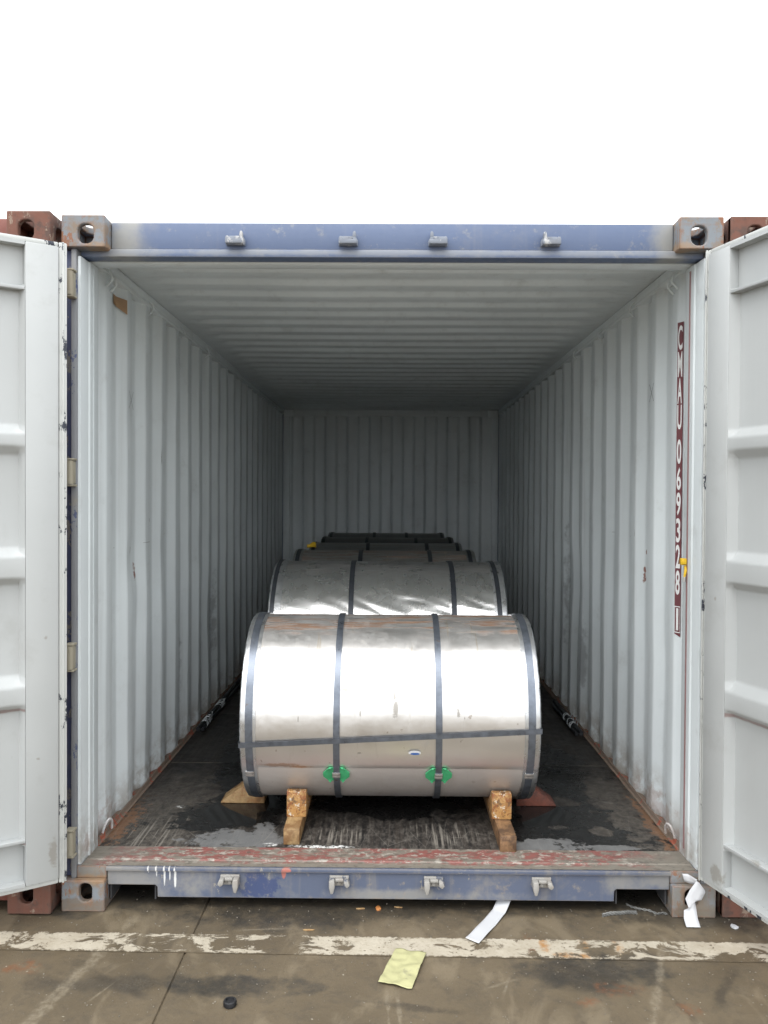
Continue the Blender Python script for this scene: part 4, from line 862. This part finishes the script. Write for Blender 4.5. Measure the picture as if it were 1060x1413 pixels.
coil(3, ys[1], zb, -0.036, RB+0.003, LB, 0.254, 'coil3', 'third steel coil from the door, dull with a rust-brown streak on top', [(-0.57, 0.026), (-0.16, 0.028), (0.30, 0.028), (0.56, 0.026)], None, False, seals=False, strap_m='strapdark', ringm='coil4')
coil(4, ys[2], zb, -0.033, RB+0.004, LB-0.02, 0.254, 'coil4', 'fourth steel coil from the door, plain grey top', [(-0.56, 0.026), (-0.14, 0.028), (0.32, 0.028), (0.55, 0.026)], None, False, seals=False, strap_m='strapdark', ringm='coil4')
coil(5, ys[3], zb, -0.024, RB+0.004, LB-0.02, 0.254, 'coil5', 'dark steel coil just in front of the rearmost one', [(-0.56, 0.026), (-0.18, 0.028), (0.25, 0.028), (0.55, 0.026)], None, False, seals=False, strap_m='strapdark', ringm='coil5')
coil(6, ys[4], zb, -0.040, RB+0.006, LB-0.03, 0.254, 'coil5', 'rearmost dark steel coil against the far wall', [(-0.55, 0.026), (-0.12, 0.028), (0.2, 0.028), (0.55, 0.026)], None, False, seals=False, strap_m='strapdark', ringm='coil5')

# ------------------------------------------------------------------ timber
def beam(name, x0, x1, y0, y1, z0, z1, mat, bev=0.004):
    b = MB(); b.box(x0, x1, y0, y1, z0, z1, bev); cx, cy = (x0+x1)/2, (y0+y1)/2
    o = b.build(name, mat, None); o.data.transform(Matrix.Translation((-cx, -cy, -z0))); o.location = (cx, cy, z0); return o
tag(beam('timber_skid', -0.418, -0.353, 0.222, 1.02, ZF, ZF+0.066, 'wood'), 'pale timber skid lying under the left side of the nearest coil', 'timber', 'timber skids under the nearest coil')
tag(beam('timber_skid', 0.440, 0.505, 0.168, 1.02, ZF, ZF+0.066, 'woodwet'), 'damp brown timber skid under the right side of the nearest coil', 'timber', 'timber skids under the nearest coil')
def chock(x0, x1, yf, sgn, label):
    """block on the skid, its inner face hollowed to the coil"""
    Rr = 0.4005; cy, cz = 0.648, ZF+0.066+0.3995; z0 = ZF+0.0662; ztop = z0+0.108; poly = []
    dy = lambda z: math.sqrt(max(0, (Rr+0.002)**2-(z-cz)**2))
    poly = [(yf, z0), (yf, ztop)]
    zz = [ztop-(ztop-z0-0.012)*k/8 for k in range(9)]
    poly += [(cy-sgn*dy(z), z) for z in zz] + [(cy-sgn*dy(zz[-1]), z0)]
    if sgn < 0: poly = poly[::-1]
    b = MB(); cx = (x0+x1)/2; b.prism([(p[0]-yf, p[1]-z0) for p in poly], 0, x0-cx, x1-cx, 0.003)
    return tag(b.build('timber_chock', 'woodend', None, (cx, yf, z0)), label, 'timber')
chock(-0.420, -0.339, 0.341, 1, 'orange wooden chock wedged under the left front of the nearest coil')
chock(0.428, 0.509, 0.334, 1, 'knotty orange wooden chock wedged under the right front of the nearest coil')
def wedge(x0, x1, xe, yc, mat, label, ah):
    """triangular stop against the end of the coil; x0 = toe, x1 = heel under the coil, xe = coil end"""
    b = MB(); s_ = 1 if x1 > x0 else -1; z = 0
    poly = [(x0, 0.0), (x0+s_*0.004, 0.008), (xe-s_*0.018, ah), (xe-s_*0.010, ah), (xe-s_*0.010, 0.052), (x1, 0.042), (x1, 0.0)]
    yf, yb = yc, yc+0.11; cx = (x0+xe)/2
    b.prism([(p[0]-cx, p[1]) for p in poly], 1, 0, yb-yf, 0.003)
    return tag(b.build('timber_wedge', mat, None, (cx, yf, ZF+0.0005)), label, 'timber')
wedge(-0.762, -0.561, -0.599, 0.665, 'wood', 'pale wooden wedge against the left end of the nearest coil', 0.108)
wedge(0.760, 0.580, 0.610, 0.660, 'woodred', 'reddish damp wedge against the right end of the nearest coil', 0.100)
for x in (-0.42, 0.40):
    tag(beam('timber_runner', x, x+0.1, 1.12, 5.80, ZF, ZF+0.1075, 'woodwet'), 'long timber runner under the %s side of the rear coils' % ('left' if x < 0 else 'right'), 'timber', 'runners under the rear coils')

# dark bars with twisted pale wire along the foot of the walls
def wired_bar(sx, y0, y1, spots, label):
    c = empty('dark_bar', (sx*1.118, y0, ZF)); tag(c, label, 'bar')
    b = MB(); n = 16; pts = [(sx*0.004*mn.noise(Vector((k*0.7, sx, 0))), (y1-y0)*k/n, 0.030+0.006*mn.noise(Vector((k*0.6, 3, sx)))) for k in range(n+1)]
    b.tube(pts, 0.014, 8); b.tube([(p[0]-sx*0.020, p[1]+0.03, p[2]-0.012) for p in pts[:-2]], 0.010, 8); b.build('bar', 'rod', c)
    for (yy, m) in spots:
        for j in range(m):
            o = yy-y0+j*0.030+random.uniform(-0.008, 0.008); tilt = random.uniform(-0.03, 0.03); w = []
            for k in range(13):
                t = 2*math.pi*k/12*0.97; w.append((0.022*math.cos(t)-sx*0.008, o+tilt*math.sin(t)+0.006*math.cos(t), 0.026+0.022*math.sin(t)))
            w.append((w[-1][0]+0.01*random.uniform(-1, 1), w[-1][1]+0.02*random.uniform(-1, 1), w[-1][2]+0.035+0.02*random.random()))
            MB().tube(w, 0.0028, 6).build('wire_twist', 'wire', c)
wired_bar(-1, 1.75, 3.1, ((1.86, 5), (2.28, 4)), 'dark bar bound with pale wire at the foot of the left wall')
wired_bar(1, 1.72, 2.5, ((1.88, 4), (2.06, 2)), 'dark bar bound with pale wire at the foot of the right wall')

# yellow scraps
b = MB(); rw = []
for k in range(8):
    t = k/7; rw.append([(0.012*math.sin(t*3.0), 0.0+0.07*t, 0.032+0.010*math.sin(t*5)), (0.012*math.sin(t*3.0)+0.004, 0.07*t, 0.004*math.sin(t*4))])
b.grid(rw); o = b.build('yellow_strip', 'yellow', None, (-0.555, 3.10, 1.185), (0, R_(10), R_(80)))
o.modifiers.new('th', 'SOLIDIFY').thickness = 0.003; tag(o, 'yellow plastic scrap on the left end of a grey coil deep inside', 'scrap')
c = empty('yellow_tag', (1.1485, 0.15, 1.285)); tag(c, 'small yellow plastic tag stuck in the seam of the right door jamb', 'tag')
b = MB(); b.box(-0.023, -0.001, -0.012, 0.012, 0.016, 0.042, 0.004); b.box(-0.019, -0.004, -0.015, -0.0125, 0.020, 0.038, 0.001); b.build('tag_body', 'yellow', c)
MB().tube([(-0.006, -0.004, 0.014), (-0.004, -0.006, -0.004), (-0.009, -0.006, -0.03)], [0.005, 0.006, 0.004], 8).build('tag_tail', 'yellow', c)
MB().tube([(-0.009, -0.006, -0.0305), (-0.010, -0.006, -0.048)], 0.005, 8).build('tag_pin', 'seal', c)

# ------------------------------------------------------------------ litter on the yard
def sheet(name, mat, quad, z, amp, label, cat, nu=14, nv=14, freq=14, lift=None):
    b = MB(); rows = []; cx = sum(q[0] for q in quad)/4; cy = sum(q[1] for q in quad)/4
    for i in range(nu+1):
        a = i/nu; row = []
        for j in range(nv+1):
            c_ = j/nv
            x = (quad[0][0]*(1-a)+quad[1][0]*a)*(1-c_)+(quad[3][0]*(1-a)+quad[2][0]*a)*c_; y = (quad[0][1]*(1-a)+quad[1][1]*a)*(1-c_)+(quad[3][1]*(1-a)+quad[2][1]*a)*c_
            h_ = amp*(0.6+mn.noise(Vector((x*freq, y*freq, z*99+1)))); h_ += lift(a, c_) if lift else 0
            row.append((x-cx, y-cy, max(0.0005, h_)))
        rows.append(row)
    b.grid(rows); o = b.build(name, mat, None, (cx, cy, z), sharp=60); s_ = o.modifiers.new('th', 'SOLIDIFY'); s_.thickness = 0.0005; s_.offset = 1
    return tag(o, label, cat)
sheet('yellow_paper', 'yellowpaper', [(0.030, -0.238), (0.134, -0.262), (0.079, -0.470), (-0.028, -0.435)], 0.005, 0.0065, 'creased yellow paper sheet lying over the painted line', 'paper', 30, 30, freq=34)
sheet('paper_strip', 'paper', [(0.425, 0.080), (0.470, 0.058), (0.318, -0.205), (0.274, -0.176)], 0.005, 0.006, 'white paper strip lying on the ground in front of the sill', 'paper', 8, 24, 10, lambda a, c_: 0.028*max(0, 1-c_*5)+0.012*max(0, c_-0.85)*6*0.3)
# long strip hanging from the sill beside the right casting, twisted once
def ribbon(name, mat, path, label, cat):
    """path: centre, half-width vector"""
    b = MB(); rows = []; n = len(path)
    for i in range(n-1):
        for k in range(5):
            t = k/5; p = Vector(path[i][0]).lerp(Vector(path[i+1][0]), t); h_ = Vector(path[i][1]).lerp(Vector(path[i+1][1]), t)
            rows.append([p-h_, p-h_*0.33+Vector((0, -0.0012, 0)), p+h_*0.33+Vector((0, -0.0012, 0)), p+h_])
    p, h_ = Vector(path[-1][0]), Vector(path[-1][1]); rows.append([p-h_, p-h_*0.33, p+h_*0.33, p+h_])
    b.grid(rows); o = b.build(name, mat, None, sharp=35); s_ = o.modifiers.new('th', 'SOLIDIFY'); s_.thickness = 0.0005
    return tag(o, label, cat)
ribbon('paper_strip', 'paper', [((1.098, 0.004, 0.1505), (0.004, 0.001, -0.014)), ((1.112, -0.006, 0.151), (0.002, 0, -0.017)), ((1.135, -0.014, 0.146), (0.016, 0.003, -0.020)), ((1.158, -0.014, 0.130), (0.016, 0.004, -0.022)), ((1.143, -0.018, 0.108), (0.030, 0.003, -0.006)),
    ((1.128, -0.020, 0.080), (0.030, 0, -0.002)), ((1.122, -0.022, 0.060), (0.016, 0.012, 0.006)), ((1.114, -0.026, 0.045), (0.024, 0.004, 0)), ((1.112, -0.040, 0.018), (0.026, 0, -0.002)), ((1.110, -0.072, 0.004), (0.026, 0.001, -0.001))],
    'crumpled white paper strip hanging over the lower right corner casting', 'paper')
# black bottle cap
c = empty('bottle_cap', (-0.478, -0.556, 0.0)); tag(c, 'small black plastic cap lying on the concrete', 'cap')
b = MB(); prof = [(0.0, 0.020), (0.015, 0.020), (0.019, 0.017), (0.0195, 0.0)]
rows = [[(max(rd, 0.0004)*math.cos(2*math.pi*k/28), max(rd, 0.0004)*math.sin(2*math.pi*k/28), z) for k in range(28)] for rd, z in [(0.0135, 0.0), (0.0135, 0.010), (0.0125, 0.0105), (0.0, 0.0105)][::-1] + [(0.0170, 0.0), (0.0195, 0.003), (0.0195, 0.016), (0.018, 0.0185), (0.0135, 0.0190), (0.0125, 0.0140), (0.0, 0.0138)]]
b.grid(rows, True); b.build('cap_shell', 'blackplastic', c)
b = MB()
for k in range(28):
    t = 2*math.pi*k/28; b.box(-0.0006, 0.0006, 0, 0.0008, 0.004, 0.0155); 
    for v in b.bm.verts[-8:]:
        v.co = Matrix.Rotation(t, 3, 'Z') @ (v.co + Vector((0, 0.0196, 0)))
b.build('grip_rib', 'blackplastic', c, sharp=None)
# wires and small bits
def wirepiece(name, pts, rad, label, strands=1):
    b = MB(); o0 = Vector(pts[0])
    for s_ in range(strands):
        q = []
        for i in range(len(pts)-1):
            for k in range(6):
                p = Vector(pts[i]).lerp(Vector(pts[i+1]), k/6)-o0; a = (i*6+k)*0.9+s_*2*math.pi/strands
                q.append(p+Vector((0, math.cos(a), math.sin(a)))*rad*(1.3 if strands > 1 else 0.2)+Vector((0, 0, rad*1.6)))
        b.tube(q, rad, 6)
    return tag(b.build(name, 'wirerust', None, tuple(o0)), label, 'wire')
MAT['wirerust'] = simple('grey_wire', (0.20, 0.20, 0.19), 0.5, 0.3, 40, 0.4)
wirepiece('wire_piece', [(0.800, 0.004, 0), (0.835, 0.018, 0), (0.875, 0.022, 0), (0.905, 0.030, 0), (0.940, 0.026, 0)], 0.0035, 'twisted grey wire bundle lying below the right fork notch', 3)
wirepiece('wire_piece', [(0.915, 0.095, 0), (0.930, 0.062, 0.004), (0.955, 0.058, 0), (0.985, 0.045, 0.002), (1.01, 0.022, 0), (1.035, 0.030, 0), (1.045, 0.012, 0.004)], 0.0022, 'thin kinked wire lying beside the lower right casting', 2)
def flake(name, x, y, sx, sy, rz, mat, label, cat, th=0.004):
    b = MB(); n = 7; poly = [(sx*math.cos(2*math.pi*k/n+0.3)*(0.7+0.5*random.random()), sy*math.sin(2*math.pi*k/n+0.3)*(0.7+0.5*random.random())) for k in range(n)]
    b.prism(poly, 2, 0, th, 0.001); return tag(b.build(name, mat, None, (x, y, 0.0005), (R_(3), 0, rz)), label, cat)
flake('scrap', -0.035, 0.045, 0.011, 0.016, 0.2, 'orangebit', 'tiny orange scrap on the damp ground below the sill', 'scrap', 0.007)
flake('splinter', -0.10, 0.042, 0.022, 0.005, 0.05, 'wood', 'thin wood splinter left of the tiny orange scrap', 'splinter')
flake('splinter', 0.045, 0.055, 0.018, 0.005, -0.1, 'wood', 'thin wood splinter right of the tiny orange scrap', 'splinter')
flake('splinter', -0.285, -0.115, 0.022, 0.005, 0.0, 'wood', 'pale splinter lying just behind the worn white line', 'splinter')
flake('paper_scrap', 1.262, -0.062, 0.016, 0.016, 0.6, 'paper', 'tiny white paper scrap under the right door', 'paper')
rs = random.Random(4)
MAT['grit'] = simple('pale_grit', (0.24, 0.21, 0.165), 0.8, 0, 300, 0.6)
peb = MB()
for k in range(700):
    x, y = rs.uniform(-1.5, 1.5), rs.uniform(-0.85, 0.1); s_ = rs.uniform(0.0010, 0.0032)
    v0 = len(peb.bm.verts); mtx = Matrix.Translation((x, y, s_*0.5)) @ Matrix.Rotation(rs.uniform(0, 6), 4, 'Z') @ Matrix.Diagonal((1, rs.uniform(0.6, 1.2), 0.7, 1))
    bmesh.ops.create_icosphere(peb.bm, subdivisions=1, radius=s_, matrix=mtx)
tag(peb.build('grit', 'grit', None, sharp=None), 'fine grit scattered over the concrete', 'grit', kind='stuff')
